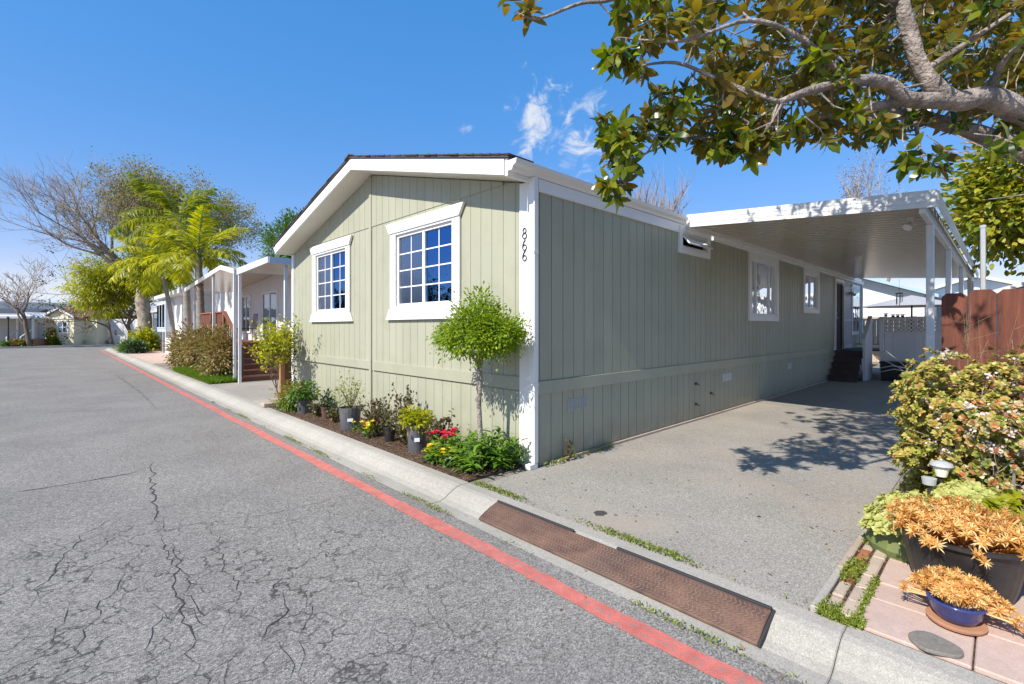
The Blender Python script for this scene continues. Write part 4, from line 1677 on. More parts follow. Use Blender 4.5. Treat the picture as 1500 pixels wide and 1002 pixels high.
# deck with rail and steps
nd_ = thing('wooden_deck', 'red-brown wooden porch deck with picket railing at the white house', 'deck', (3.8, 17, 0))
for i in range(8):
    MB().box(3.75 + i * .2, 3.75 + i * .2 + .193, 16.95, 24, 1.03, 1.07).build('deck_board', 'deck_red', nd_)
for y in (16.95, 18.6, 20.4):
    MB().box(3.75, 3.84, y, y + .09, 0, 2.02).build('post', 'deck_red', nd_)
MB().box(3.74, 3.85, 16.95, 20.5, 2.021, 2.06).build('rail', 'deck_red', nd_)
MB().box(3.77, 3.82, 17.041, 20.5, 1.16, 1.21).build('rail', 'deck_red', nd_)
y = 17.1
while y < 20.4:
    MB().box(3.78, 3.815, y, y + .07, 1.211, 2.02).build('picket', 'deck_red', nd_)
    y += .15
for y in np.arange(17.0, 24, .3):
    MB().box(3.755, 3.775, y, y + .29, .05, 1.029).build('skirt_board', 'deck_red', nd_)
stp = thing('wooden_steps', 'dark reddish brown wooden steps up to the neighbour porch', 'steps', (3.8, 15, 0))
for i in range(7):
    y0, z = 15.0 + i * .27, .155 * (i + 1)
    MB().box(3.83, 5.2, y0, y0 + .3, z - .035, z).build('tread', 'deck_red', stp)
    MB().box(3.84, 5.19, y0 + .02, y0 + .04, z - .155, z - .036).build('riser', 'step_brown', stp)
MB().prism([(14.98, 0), (16.9, 0), (16.9, 1.06), (14.98, .1)], 'x', 3.77, 3.825).build('stringer', 'step_brown', stp)
for y, z in ((15.02, .95), (16.86, 2.0)):
    MB().box(3.75, 3.84, y, y + .09, 0, z).build('newel', 'step_brown', stp)
MB().bar((3.795, 15.0, .98), (3.795, 16.95, 2.03), .1, .05).build('handrail', 'deck_red', stp)
for i in range(8):
    y = 15.2 + i * .21
    MB().box(3.78, 3.81, y, y + .05, .15 + (y - 15) * .53, .95 + (y - 15) * .53).build('picket', 'step_brown', stp)
# chair on the porch: iron
chr_ = thing('patio_chair', 'dark iron patio chair on the neighbour porch by the window', 'chair', (4.6, 17.6, 1.07))
mb = MB()
for dx in (0, .45):
    for dy in (0, .45):
        MB().tube([(4.4 + dx, 17.5 + dy, 1.07), (4.4 + dx, 17.5 + dy, 1.5)], .014, 5).build('leg', 'black_iron', chr_)
MB().box(4.38, 4.87, 17.48, 17.97, 1.5, 1.53).build('seat', 'black_iron', chr_)
mb = MB()
for k in range(5):
    mb.tube([(4.86, 17.5 + k * .11, 1.53), (4.9, 17.5 + k * .11, 2.0)], .01, 4)
mb.tube([(4.9, 17.48, 2.0), (4.9, 17.97, 2.0)], .015, 5)
mb.build('backrest', 'black_iron', chr_)
# short cedar fence between the homes
cf = thing('side_fence', 'short orange cedar fence beside the far corner of the green home', 'fence', (3.62, 11.25, 0))
MB().box(3.60, 3.70, 11.2, 11.3, 0, 1.50).build('post', 'cedar', cf, bevel=.004)
for i in range(9):
    MB().box(3.705 + i * .15, 3.705 + i * .15 + .143, 11.24, 11.262, .02, 1.43).build('fence_board', 'cedar', cf)
MB().box(3.705, 5.1, 11.2, 11.238, 1.431, 1.47).build('rail', 'cedar', cf)
MB().box(3.705, 5.1, 11.2, 11.238, .3, .38).build('rail', 'cedar', cf)

# second house down the street (grey with bay), dark board fence
h2 = thing('neighbour_house', 'light grey house with a bay window partly hidden behind the palm trunks', 'house', (4.6, 30, 0))
MB().box(4.7, 10, 27.5, 35.0, 0, 3.2).build('wall', 'white_wall', h2)
MB().box(4.2, 10.4, 27.2, 35.3, 3.2, 3.4).build('roof', 'roof_light', h2)
MB().box(4.3, 4.699, 31.8, 34.8, 1.3, 3.0).build('bay', 'pale_blue_and_shade', h2)
for k in range(3):
    f_ = MB().box(4.27, 4.299, 31.95 + k * .95, 31.95 + k * .95 + .8, 1.5, 2.9).build('window', 'white', h2)
    MB().box(4.255, 4.269, 32.02 + k * .95, 32.02 + k * .95 + .66, 1.57, 2.83).build('pane', 'glass_blue', f_)
df = thing('board_fence', 'dark brown board fence behind the thick pale tree trunk', 'fence', (4.9, 37, 0))
for i in range(20):
    MB().box(4.9 + i * .21, 4.9 + i * .21 + .2, 38.0, 38.03, 0, 1.75).build('fence_board', 'dark_wood', df)
for i in range(14):
    MB().box(4.88, 4.9, 35.2 + i * .2, 35.2 + i * .2 + .19, 0, 1.75).build('fence_board', 'dark_wood', df)
cp2 = thing('carport', 'small flat white carport roof showing behind the thick tree trunk', 'carport', (5, 36, 0))
MB().box(4.6, 9, 35.4, 44, 2.55, 2.75).build('roof', 'metal_white', cp2)
for y in (35.6, 39.8, 43.8):
    MB().box(4.66, 4.76, y, y + .1, 0, 2.55).build('post', 'metal_white', cp2)

# ------------------------------------------------------------------ far side of the cross street
FY = 58.0
h, rr = gable_house('cottage', 'cream cottage with brown gable roof and small front porch across the cross street', -.70, 1.70, FY, FY + 9, 0, 2.42, 3.16, 'cream', 'roof_brown', 'y', .22)
MB().prism([(-.95, 2.38), (.5, 3.13), (1.95, 2.38), (1.95, 2.52), (.5, 3.29), (-.95, 2.52)], 'y', FY - .3, FY - .235).build('barge_board', 'white', h)
MB().box(-.75, 1.75, FY - .07, FY - .01, 2.3, 2.42).build('frieze_board', 'white', h)
h.rotation_euler.z = R(-42)
far_window(h, .42, 1.14, 1.15, 2.02, FY, .14)
MB().box(1.7, 2.68, FY + 1.2, FY + 8, 0, 2.5).build('wall', 'cream', h)
MB().box(1.72, 2.9, FY + 1.0, FY + 8.2, 2.5, 2.62).build('roof', 'roof_brown', h)
MB().prism([(-1.95, 2.28), (-1.05, 2.72), (-.15, 2.28), (-.15, 2.4), (-1.05, 2.86), (-1.95, 2.4)], 'y', FY - 1.6, FY + .5).build('porch_roof', 'white', h)
for x_ in (-1.72, -.45):
    MB().box(x_, x_ + .12, FY - 1.5, FY - 1.38, 0, 2.28).build('porch_post', 'white', h)
MB().box(-1.75, -.3, FY - 1.5, FY, 0, .6).build('porch', 'terracotta', h)
MB().box(-1.3, -.75, FY - .1, FY - .02, .6, 2.0).build('door', 'white_wall', h)
for x_ in (-1.6, -.5):
    MB().bar((x_, FY - 2.4, .75), (x_, FY - 1.4, 1.4), .05, .06).build('handrail', 'white', h)
    MB().box(x_ - .03, x_ + .03, FY - 2.42, FY - 2.36, 0, .78).build('newel', 'white', h)
for i in range(3):
    MB().box(-1.5, -.6, FY - 2.3 + i * .27, FY - 2.03 + i * .27, 0, .2 * (i + 1)).build('step', 'terracotta', h)
gt_ = thing('gate', 'dark board gate between the cream cottage and the white house', 'gate', (2, FY, 0))
for i in range(5):
    MB().box(1.88 + i * .165, 1.88 + i * .165 + .155, FY + 1.0, FY + 1.04, 0, 1.12).build('gate_board', 'dark_wood', gt_)
h = thing('neighbour_house', 'white house with one window behind the stop sign', 'house', (2.75, FY, 0))
MB().box(2.75, 7.5, FY, FY + 8, 0, 2.35).build('wall', 'white_wall', h)
MB().prism([(2.5, 2.35), (5, 2.9), (7.8, 2.35), (7.8, 2.45), (5, 3.02), (2.5, 2.45)], 'y', FY - .2, FY + 8).build('roof', 'roof_light', h)
h.rotation_euler.z = R(-42)
far_window(h, 3.2, 3.95, 1.25, 1.85, FY, .1, 1, 2)
h = thing('neighbour_house', 'low beige house with dark roof at the far left across the cross street', 'house', (-6, FY, 0))
h.rotation_euler.z = R(-12)
MB().box(-7, -1.95, FY + .4, FY + 8, 0, 2.35).build('wall', 'grey_beige', h)
MB().prism([(FY - .1, 2.62), (FY + 4, 3.25), (FY + 8, 2.62), (FY + 8, 2.5), (FY - .1, 2.5)], 'x', -7.3, -1.4).build('roof', 'roof_dark', h)
MB().prism([(FY - .9, 2.3), (FY + .4, 2.55), (FY + .4, 2.7), (FY - .9, 2.48)], 'x', -7.3, -1.3).build('awning', 'white', h)
h = thing('warehouse', 'long pale warehouse roofline far behind the cream cottage', 'building', (-20, 120, 0))
MB().box(-30, 6, 120, 140, 0, 5.9).build('wall', 'roof_light', h)
MB().box(-30.2, 6.2, 119.8, 140.2, 5.9, 6.1).build('roof', 'white', h)

ss = thing('stop_sign', 'red octagonal stop sign on a thin post by the cross street', 'sign', (4.15, 57.0, 0))
sx, sy, sz = 4.15, 56.9, 1.08
MB().tube([(sx, sy + .03, 0), (sx, sy + .03, 2.3)], .03, 6).build('post', 'metal_grey', ss)
for rr_, y_, m_, nm in ((.37, sy, 'sign_white', 'border'), (.34, sy - .006, 'stop_red', 'face')):
    mb = MB()
    mb.prism([(sx + rr_ * math.cos(R(22.5 + 45 * k)), sz + rr_ * math.sin(R(22.5 + 45 * k))) for k in range(8)], 'y', y_ - .005, y_)
    mb.build(nm, m_, ss)
fc = bpy.data.curves.new('lettering', 'FONT')
fc.body = 'STOP'
fc.align_x = 'CENTER'
fc.align_y = 'CENTER'
fc.size = .26
fc.extrude = .002
fc.materials.append(M['sign_white'])
ft_ = bpy.data.objects.new('text', fc)
COL.objects.link(ft_)
fme = bpy.data.meshes.new_from_object(ft_.evaluated_get(bpy.context.evaluated_depsgraph_get()))
bpy.data.objects.remove(ft_)
fo = bpy.data.objects.new('lettering', fme)
COL.objects.link(fo)
fo.parent = ss
fo.location = (0, sy - .016 - 57.0, sz)
fo.rotation_euler = (R(90), 0, 0)
lp = thing('street_lamp', 'short black lamp post at the far left in front of the beige house', 'street lamp', (-2.85, 56.5, 0))
MB().tube([(-2.85, 56.5, 0), (-2.85, 56.5, 2.25)], [.06, .045], 8).build('pole', 'pole_dark', lp)
MB().lathe((-2.85, 56.5, 2.25), [(.05, 0), (.13, .05), (.11, .2), (.02, .25)], 8).build('lantern', 'pole_dark', lp)


# ------------------------------------------------------------------ trees in the background
def bare_tree(name, label, base, h, r0, levels, seed, lean=(0, 0, 1), spread=.75, nch=(4, 5), lenf=.66, bark='bark_brown', twigs='twig', first=.42, minr=.006, up=.16, group=None, wob=.1, start=.35):
    t = thing(name, label, 'tree', tuple(base), group)
    r_ = np.random.default_rng(seed)
    sk, tips = grow(base, Vector(lean).normalized(), h * first, r0, levels, r_, nch, spread, up, .7, lenf, 5, wob, start)
    a, b = MB(), MB()
    skel_mesh(a, [s for s in sk if s[2] <= 1], minr)
    skel_mesh(b, [s for s in sk if s[2] > 1], minr)
    a.build('trunk', bark, t, smooth=True)
    b.build('branches', twigs, t)
    return t, tips, sk


# tall half-bare tree with the thick pale trunk
bt = thing('big_tree', 'tall half bare tree with thick pale trunk beside the street', 'tree', (4.45, 40.6, 0))
r_ = np.random.default_rng(5)
tk_ = MB()
tk_.tube([(4.35, 40.6, -.1), (4.4, 40.6, .25), (4.40, 40.6, 1.2), (4.32, 40.6, 2.2), (4.2, 40.7, 3.4), (4.35, 40.8, 4.6)], [.70, .52, .44, .40, .42, .38], 12)
tk_.build('trunk', 'bark_pale', bt, smooth=True)
A_, B_ = MB(), MB()
tips_all = []
for (d, ln, rad) in (((-.75, -.1, .75), 4.0, .19), ((-.25, .1, 1), 4.0, .2), ((.35, .0, 1), 3.9, .2), ((.9, -.1, .7), 4.2, .18), ((.1, -.5, 1), 3.4, .16), ((-1, .1, .42), 4.6, .16), ((.55, .3, 1), 3.6, .16)):
    sk, tips = grow((4.3, 40.75, 4.1 + r_.random() * .6), Vector(d).normalized(), ln, rad, 4, r_, (5, 6), .62, .10, .5, .62, 5, .1, .2)
    skel_mesh(A_, [s for s in sk if s[2] <= 1])
    skel_mesh(B_, [s for s in sk if s[2] > 1], .007)
    tips_all += tips
A_.build('limb', 'bark_grey', bt, smooth=True)
B_.build('branches', 'twig', bt)
T = np.array([t[0] for t in tips_all])
pick = T[(T[:, 0] > 4.2 + rng.normal(size=len(T)) * 2.0) & (rng.random(len(T)) < .62)]
n = 9
P = np.repeat(pick, n, 0) + rng.normal(size=(len(pick) * n, 3)) * .20
leaves('crown', 'leaf_olive', bt, P, rdir(len(P)) + [0, 0, -.4], rdir(len(P)) + [0, 0, 1], .17, .07, 'diamond')

# yellow-green feathery tree left of the trunk
ft = thing('feathery_tree', 'yellow-green feathery tree drooping over the street corner', 'tree', (3.75, 44.0, 0))
sk, tips = grow((3.75, 44.0, 0), Vector((-.12, 0, 1)), 3.0, .13, 3, np.random.default_rng(3), (4, 5), .85, .1, .65, .7, 5, .1, .3)
a = MB()
skel_mesh(a, sk)
a.build('trunk', 'bark_brown', ft)
Pa, Aa, Na = clumps((2.7, 44, 4.5), (2.6, 2.0, 2.2), 300, 46, .28, .2, .7, .5)
Pb, Ab, Nb = clumps((4.5, 42.6, 5.4), (2.0, 1.6, 1.8), 170, 46, .28, .2, .7, .5)
Pc, Ac, Nc = clumps((4.7, 39.4, 5.2), (1.5, 1.0, 1.5), 130, 46, .28, .2, .7, .5)
P, A, N = np.concatenate([Pa, Pb, Pc]), np.concatenate([Aa, Ab, Ac]), np.concatenate([Na, Nb, Nc])
leaves('crown', 'leaf_lime', ft, P, A, N, .26, .07, 'lance')
# sparse pinkish-leaved boughs of the tree behind it
pk_ = thing('sparse_tree', 'sparse tree with dark green and pink tipped leaves left of the feathery tree', 'tree', (2.7, 50.5, 0))
sk, tips = grow((3.6, 55.2, 0), Vector((-.2, 0, 1)), 4.2, .14, 3, np.random.default_rng(12), (4, 5), .9, .05, .6, .72, 5, .12, .3)
a = MB()
skel_mesh(a, sk, .012)
a.build('trunk', 'bark_brown', pk_)
T = np.array([t[0] for t in tips])
for m_, fr in (('leaf_dark', .55), ('petal_pink', .2)):
    sel = T[rng.random(len(T)) < fr]
    P = np.repeat(sel, 14, 0) + rng.normal(size=(len(sel) * 14, 3)) * .22
    leaves('crown' if m_ == 'leaf_dark' else 'blossom', m_, pk_, P, rdir(len(P)), rdir(len(P)) + [0, 0, 1], .2, .1, 'diamond')
# bare tree far left
bare_tree('bare_tree', 'small dark bare tree in front of the beige house at the far left', (-1.55, 54.9, 0), 7.4, .16, 5, 21, (-.26, 0, 1), .7, (3, 4), .70, 'bark_brown', 'twig', .38, .011)
# bare trees behind the green home and the carport
b_ = at_d(925, 480, 27)
bare_tree('bare_tree', 'wide bare tree with fine twigs behind the green home roof', (b_.x, b_.y, 0), 11.2, .26, 4, 33, (0.1, 0, 1), .60, (5, 6), .66, 'twig', 'twig', .40, .010, up=.3)
b_ = at_d(1290, 480, 42)
t_, tips, sk = bare_tree('bare_tree', 'pale bare tree with dry brown tips behind the carport roof', (b_.x, b_.y, 0), 16.5, .3, 4, 35, (0, 0, 1), .55, (4, 5), .62, 'twig', 'twig_pale', .44, .012, up=.3)
T = np.array([t[0] for t in tips])
P = np.repeat(T, 3, 0) + rng.normal(size=(len(T) * 3, 3)) * .2
leaves('crown', 'leaf_dry', t_, P, rdir(len(P)), rdir(len(P)), .14, .09, 'diamond')
# dense conifer-like tree behind the left end of the roof
c = at_d(428, 345, 28)
gt2 = thing('green_tree', 'dense green tree showing just above the left end of the green home roof', 'tree', (c.x, c.y, 0))
MB().tube([(c.x, c.y, 0), (c.x, c.y, 7)], [.3, .12], 8).build('trunk', 'bark_brown', gt2)
Pa, Aa, Na = clumps((c.x, c.y, 6.2), (1.7, 1.7, 2.0), 240, 40, .22, .45)
leaves('crown', 'leaf_green', gt2, Pa, Aa, Na, .15, .07, 'lance')
# big green-yellow tree on the right
rt = thing('broadleaf_tree', 'large yellow-green leafy tree rising behind the red-brown fence on the right', 'tree', (17.0, -2.3, 0))
sk, tips = grow((17.2, -1.9, 0), Vector((-.05, 0, 1)), 3.6, .28, 3, np.random.default_rng(41), (4, 5), .8, .12, .65, .7, 5, .12, .45)
a = MB()
skel_mesh(a, sk)
a.build('trunk', 'bark_grey', rt, smooth=True)
Ps, As, Ns = [], [], []
for c, rad, nc in (((16.4, -1.2, 5.0), (2.3, 2.1, 1.5), 260), ((17.4, -2.6, 5.6), (2.6, 2.0, 1.6), 240), ((15.8, -.1, 4.2), (1.3, 1.0, .9), 90), ((16.2, -1.5, 3.3), (1.3, 1.2, .7), 50)):
    p, a_, n_ = clumps(c, rad, nc, 34, .22, .62)
    Ps.append(p)
    As.append(a_)
    Ns.append(n_)
leaves('crown', 'leaf_tree_right', rt, np.concatenate(Ps), np.concatenate(As), np.concatenate(Ns), .17, .095, 'oval')
pl = thing('utility_pole', 'thin grey metal pole standing behind the red-brown fence', 'pole', (9.5, .26, 0))
c = at_d(1440, 400, 8.3)
MB().tube([(c.x, c.y, 0), (c.x, c.y, at_d(1440, 334, 8.3).z)], .038, 8).build('shaft', 'metal_grey', pl)
MB().tube([(c.x, c.y, at_d(1440, 334, 8.3).z), (c.x, c.y, at_d(1440, 330, 8.3).z)], .045, 8).build('cap', 'metal_grey', pl)


# trees over the street: only their mirror images show, in the front windows
for i, (x_, y_, h_, lb) in enumerate(((-15, 27, 4.6, 'dark round tree across the street, mirrored in the lower panes of the nearer front window'), (-16, 37, 6.0, 'taller tree across the street, mirrored in the front windows'), (-17, 52, 6.2, 'farthest tree across the street, mirrored in the small front window'))):
    t_ = thing('tree', lb, 'tree', (x_, y_, 0))
    MB().tube([(x_, y_, 0), (x_, y_, h_ * .6)], [.2, .1], 7).build('trunk', 'bark_brown', t_)
    Pa, Aa, Na = clumps((x_, y_, h_ * .62), (2.6, 3.0, h_ * .38), 120, 30, .35, .4)
    leaves('crown', 'leaf_dark', t_, Pa, Aa, Na, .34, .18, 'oval')


# palms
def palm(label, base, h, r0, lean, nf, fl, mname, seed, tilt=1.0, rot=0):
    t = thing('palm_tree', label, 'palm', tuple(base), 'palms in front of the white house')
    r_ = np.random.default_rng(seed)
    pts, rads = [], []
    k = 26
    for i in range(k):
        f = i / (k - 1)
        pts.append((base[0] + lean[0] * f * f, base[1] + lean[1] * f * f, base[2] + h * f))
        rads.append((r0 * (1.25 - .35 * min(1, f * 5)) if f < .2 else r0 * (.9 - .2 * f)) * (1.06 if i % 2 else .95))
    MB().tube(pts, rads, 10).build('trunk', 'palm_bark', t, smooth=True)
    top = Vector(pts[-1])
    for j in range(nf):
        az = rot + j * 2.39996 + r_.normal() * .15
        el = R(78) - (j / nf) * R(95) * tilt + r_.normal() * .08
        L_ = fl * (.85 + .3 * r_.random())
        d = Vector((math.cos(az) * math.cos(el), math.sin(az) * math.cos(el), math.sin(el)))
        p = top.copy()
        path = [p.copy()]
        for i in range(12):
            d = (d + Vector((0, 0, -.105))).normalized()
            p = p + d * (L_ / 12)
            path.append(p.copy())
        fr = MB()
        fr.tube(path, [.02 * (1 - .85 * i / 12) + .003 for i in range(13)], 4)
        f_ = fr.build('frond', 'stem_green', t)
        P, A, N = [], [], []
        for i in range(2, 12):
            dr = (path[i + 1] - path[i]).normalized() if i < 12 else d
            side = dr.cross(Vector((0, 0, 1)))
            if side.length < .1:
                side = Vector((1, 0, 0))
            side.normalize()
            upv = side.cross(dr)
            for q in range(4):
                b = path[i].lerp(path[i + 1], q / 4)
                for s in (-1, 1):
                    P.append(b)
                    A.append(side * s * .8 + dr * .75 + upv * (-.12 + .25 * r_.normal()) + Vector((0, 0, -.18)))
                    N.append(upv + Vector(r_.normal(size=3)) * .25)
        P, A, N = np.array(P), np.array(A), np.array(N)
        prof_ = np.repeat(np.sin(np.linspace(.55, 2.85, 10)), 8)
        ob = leaves('leaflets', mname, f_, P, A, N, .30 * fl * prof_ * (.85 + .3 * r_.random(len(P))), .028 * fl, 'lance')
    return t


palm('nearer palm with bright yellow-green fronds beside the porch posts', (3.80, 20.3, 0), 4.1, .17, (-.1, 0), 20, 1.95, 'leaf_palm', 3, .8)
palm('taller palm with darker swept fronds behind the bright one', (4.05, 24.0, 0), 6.0, .17, (-.35, .0), 17, 2.45, 'leaf_palm_dark', 8, .85, 1.1)
palm('palm with drooping olive fronds nearest the thick trunk', (4.35, 29.5, 0), 4.9, .13, (-.7, .0), 14, 2.5, 'leaf_palm', 15, 1.0, 2.0)


# ------------------------------------------------------------------ shrubs and grass along the street
def shrub(name, label, loc, rad, mname, nc, nl, L, W, spread, cat='shrub', shape='lance', shell=.35, stems=6, group=None, stemm='stem_brown', lift=1.0, extra=None, parts=0):
    t = thing(name, label, cat, tuple(loc), group)
    c = (loc[0], loc[1], loc[2] + rad[2] * lift)
    mb = MB()
    for k in range(stems):
        d = rdir(1)[0]
        e = (c[0] + d[0] * rad[0] * .7, c[1] + d[1] * rad[1] * .7, c[2] + abs(d[2]) * rad[2] * .6)
        mid = (loc[0] * .5 + e[0] * .5 + rng.normal() * .02, loc[1] * .5 + e[1] * .5 + rng.normal() * .02, loc[2] * .4 + e[2] * .6)
        mb.tube([loc, mid, e], [.012 * (rad[2] + .35), .009 * (rad[2] + .35), .004], 5)
    mb.build('stem', stemm, t)
    P, A, N = clumps(c, rad, nc, nl, spread, shell)
    ok = P[:, 2] > loc[2] + .01
    P, A, N = P[ok], A[ok], N[ok]
    if parts:
        leaf_parts(t, mname, P, A, N, L * (.75 + .5 * rng.random(len(P))), W / L, shape, parts)
    else:
        leaves('foliage', mname, t, P, A, N, L * (.75 + .5 * rng.random(len(P))), W, shape)
    if extra:
        for (nm, em, n_, Le) in extra:
            d = rdir(n_)
            d[:, 2] = np.abs(d[:, 2])
            C = np.array(c) + d * np.array(rad) * 1.0
            P = np.repeat(C, 7, 0) + rng.normal(size=(n_ * 7, 3)) * Le * .35
            leaves(nm, em, t, P, rdir(len(P)) + np.repeat(d, 7, 0), rdir(len(P)), Le, Le * .8, 'round')
    return t


shrub('shrub', 'red-brown leafy shrub at the foot of the nearer palm', (3.5, 18.2, 0), (.5, 1.0, .75), 'leaf_redbrown', 70, 40, .11, .05, .13)
shrub('shrub', 'red-brown shrub in front of the porch post left of the wooden steps', (3.45, 16.0, 0), (.40, .85, .74), 'leaf_redbrown', 70, 40, .10, .045, .12)
shrub('shrub', 'low orange-brown shrub at the left of the grass patch', (3.55, 21.6, 0), (.5, 1.5, .75), 'leaf_redbrown', 60, 40, .12, .055, .13)
shrub('shrub', 'bright yellow-green shrub at the foot of the thick pale trunk', (4.35, 40.0, 0), (.6, .7, .62), 'leaf_lime', 70, 36, .2, .1, .2)
shrub('shrub', 'spiky green plant by the road at the street corner', (3.45, 38.0, 0), (.42, .8, .22), 'leaf_green', 50, 36, .35, .05, .14)
shrub('shrub', 'dark round plant by the road in front of the yellow-green shrub', (3.45, 36.3, 0), (.38, .5, .26), 'leaf_dark', 40, 36, .16, .08, .12)
for i, (x_, lb) in enumerate(((-.35, 'tall yellow-green shrub beside the cottage window'), (.2, 'low green shrub at the foot of the cottage porch'), (.9, 'low rust-coloured shrub under the cottage window'), (1.4, 'low shrub at the right corner of the cottage'))):
    shrub('shrub', lb, (x_, FY - .6, 0), ((.26, .3, .8) if i == 0 else (.35, .3, .28)), ['leaf_lime', 'leaf_green', 'leaf_redbrown', 'leaf_olive'][i], 40, 30, .14, .07, .09, group='shrubs in front of the cream cottage')
for i, x_ in enumerate((-2.95, -2.5, -2.1, -1.7)):
    shrub('shrub', ['leftmost of the small shrubs below the lamp post', 'small rusty shrub second from the lamp post', 'small olive shrub left of the dark bare tree', 'small dark shrub right under the bare tree'][i], (x_, 55.6, 0), (.24, .25, .24), ['leaf_green', 'leaf_redbrown', 'leaf_olive', 'leaf_dark'][i], 26, 24, .14, .07, .08, group='small shrubs in front of the beige house')
shrub('shrub', 'low grey-green shrub below the window of the white house', (3.9, FY - .5, 0), (.8, .3, .2), 'leaf_olive', 40, 26, .12, .05, .1)


def grass(name, label, x0, x1, y0, y1, n, h, m_='leaf_grass', z=0.0, dens=None):
    P = np.stack([rng.uniform(x0, x1, n), rng.uniform(y0, y1, n), np.full(n, z)], 1)
    if dens is not None:
        P = P[dens(P)]
    A = np.stack([rng.normal(size=len(P)) * .45, rng.normal(size=len(P)) * .45, np.ones(len(P))], 1)
    if m_ == 'leaf_weed':
        A[:, 2] *= .7
        P[:, 2] += rng.random(len(P)) * h * .6
        ob = leaves(name, m_, None, P, A, rdir(len(P)) + [0, 0, .8], h * .55 * (.4 + rng.random(len(P))), h * .22, 'oval', kind='stuff', bend=.3)
    else:
        ob = leaves(name, m_, None, P, A, rdir(len(P)) + [1, 0, .2], h * (.5 + rng.random(len(P))), h * .09, 'blade', kind='stuff', bend=.35)
    ob['label'] = label
    return ob


grass('grass', 'bright green grass patch in front of the white house', 3.0, 3.75, 14.95, 20.5, 26000, .15)
# weeds: along the gutter joint, kerb back and the driveway edge
def weedy(P):
    return np.sin(P[:, 1] * 2.1) + np.sin(P[:, 1] * 5.3 + 1) + rng.normal(size=len(P)) * .5 > .55


grass('weeds', 'thin weeds along the joint between road and kerb', 2.43, 2.475, .6, 12, 4200, .035, 'leaf_weed', ZR, weedy)
grass('weeds', 'thin weeds along the back of the kerb at the driveway', 2.945, 3.02, .72, 3.62, 2200, .04, 'leaf_weed', 0, lambda P: np.sin(P[:, 1] * 4 + .6) + rng.normal(size=len(P)) * .4 > .1)
grass('weeds', 'weeds at the foot of the green side wall', 3.85, 5.2, 3.47, 3.535, 130, .07, 'leaf_weed', 0)

# ------------------------------------------------------------------ garden bed along the front wall
# clipped small tree
tp = thing('topiary_tree', 'small clipped tree with round bright green crown at the corner of the green home', 'tree', (3.34, 3.985, 0))
TX, TY = 3.34, 3.985
mb = MB()
mb.tube([(TX, TY, 0), (TX + .01, TY, .35), (TX - .005, TY + .01, .7), (TX, TY - .005, 1.0), (TX, TY + .01, 1.2)], [.034, .029, .027, .027, .03], 9)
for k in range(11):
    a = k * 2.4
    e = (TX + .30 * math.cos(a), TY + .34 * math.sin(a), 1.42 + .12 * (k % 3))
    mb.tube([(TX, TY, 1.12 + .01 * k), (TX * .5 + e[0] * .5, TY * .5 + e[1] * .5, 1.32), e], [.018, .012, .004], 5)
mb.build('trunk', 'bark_grey', tp, smooth=True)
Ps, As, Ns = [], [], []
for c, rad, nc in (((TX, TY, 1.48), (.40, .57, .19), 86), ((TX, TY + .03, 1.62), (.30, .42, .16), 54), ((TX - .03, TY, 1.40), (.37, .54, .16), 66), ((TX, TY - .36, 1.47), (.2, .2, .12), 24), ((TX - .1, TY + .40, 1.42), (.14, .16, .10), 16), ((TX, TY - .06, 1.80), (.14, .16, .07), 12)):
    p, a_, n_ = clumps(c, rad, nc, 40, .055, .5)
    Ps.append(p)
    As.append(a_)
    Ns.append(n_)
P, A, N = np.concatenate(Ps), np.concatenate(As), np.concatenate(Ns)
ok = P[:, 0] < XF - .06
leaves('crown', 'leaf_topiary', tp, P[ok], A[ok], N[ok], .048 * (.5 + .6 * rng.random(ok.sum())), .020, 'oval')

# broad-leaved bush at the corner
cb = thing('corner_bush', 'broad-leaved bright green bush at the driveway corner below the clipped tree', 'bush', (3.3, 4.0, 0))
Ps, As, Ns = [], [], []
for k in range(95):
    x_, y_ = rng.uniform(3.02, 3.66), rng.uniform(3.66, 4.50)
    if (x_ - 3.02) < 0.0:
        continue
    hh = rng.uniform(.12, .36) * (1.1 - .5 * abs(y_ - 4.0))
    nn = 15
    az = rng.random(nn) * 6.28
    zz = hh * (.25 + .75 * np.arange(nn) / nn)
    P = np.stack([np.full(nn, x_), np.full(nn, y_), zz], 1) + rng.normal(size=(nn, 3)) * .012
    A = np.stack([np.cos(az), np.sin(az), .15 + .9 * np.arange(nn) / nn], 1)
    N = np.stack([-np.cos(az) * .4, -np.sin(az) * .4, np.ones(nn)], 1) + rng.normal(size=(nn, 3)) * .2
    Ps.append(P)
    As.append(A)
    Ns.append(N)
P, A, N = np.concatenate(Ps), np.concatenate(As), np.concatenate(Ns)
Lb = .085 + .045 * rng.random(len(P))
leaf_parts(cb, 'leaf_bush', P, A, N, Lb, .30, 'lance', 280, prefer=P[:, 2] * 1.0 - (P[:, 0] - 3.0) * .35 + rng.random(len(P)) * .08, bend=.3)
for k in range(24):
    x_, y_ = rng.uniform(3.12, 3.6), rng.uniform(3.75, 4.4)
    MB().tube([(x_, y_, 0), (x_ + rng.normal() * .02, y_ + rng.normal() * .02, .2)], [.005, .003], 4).build('stem', 'stem_green', cb)


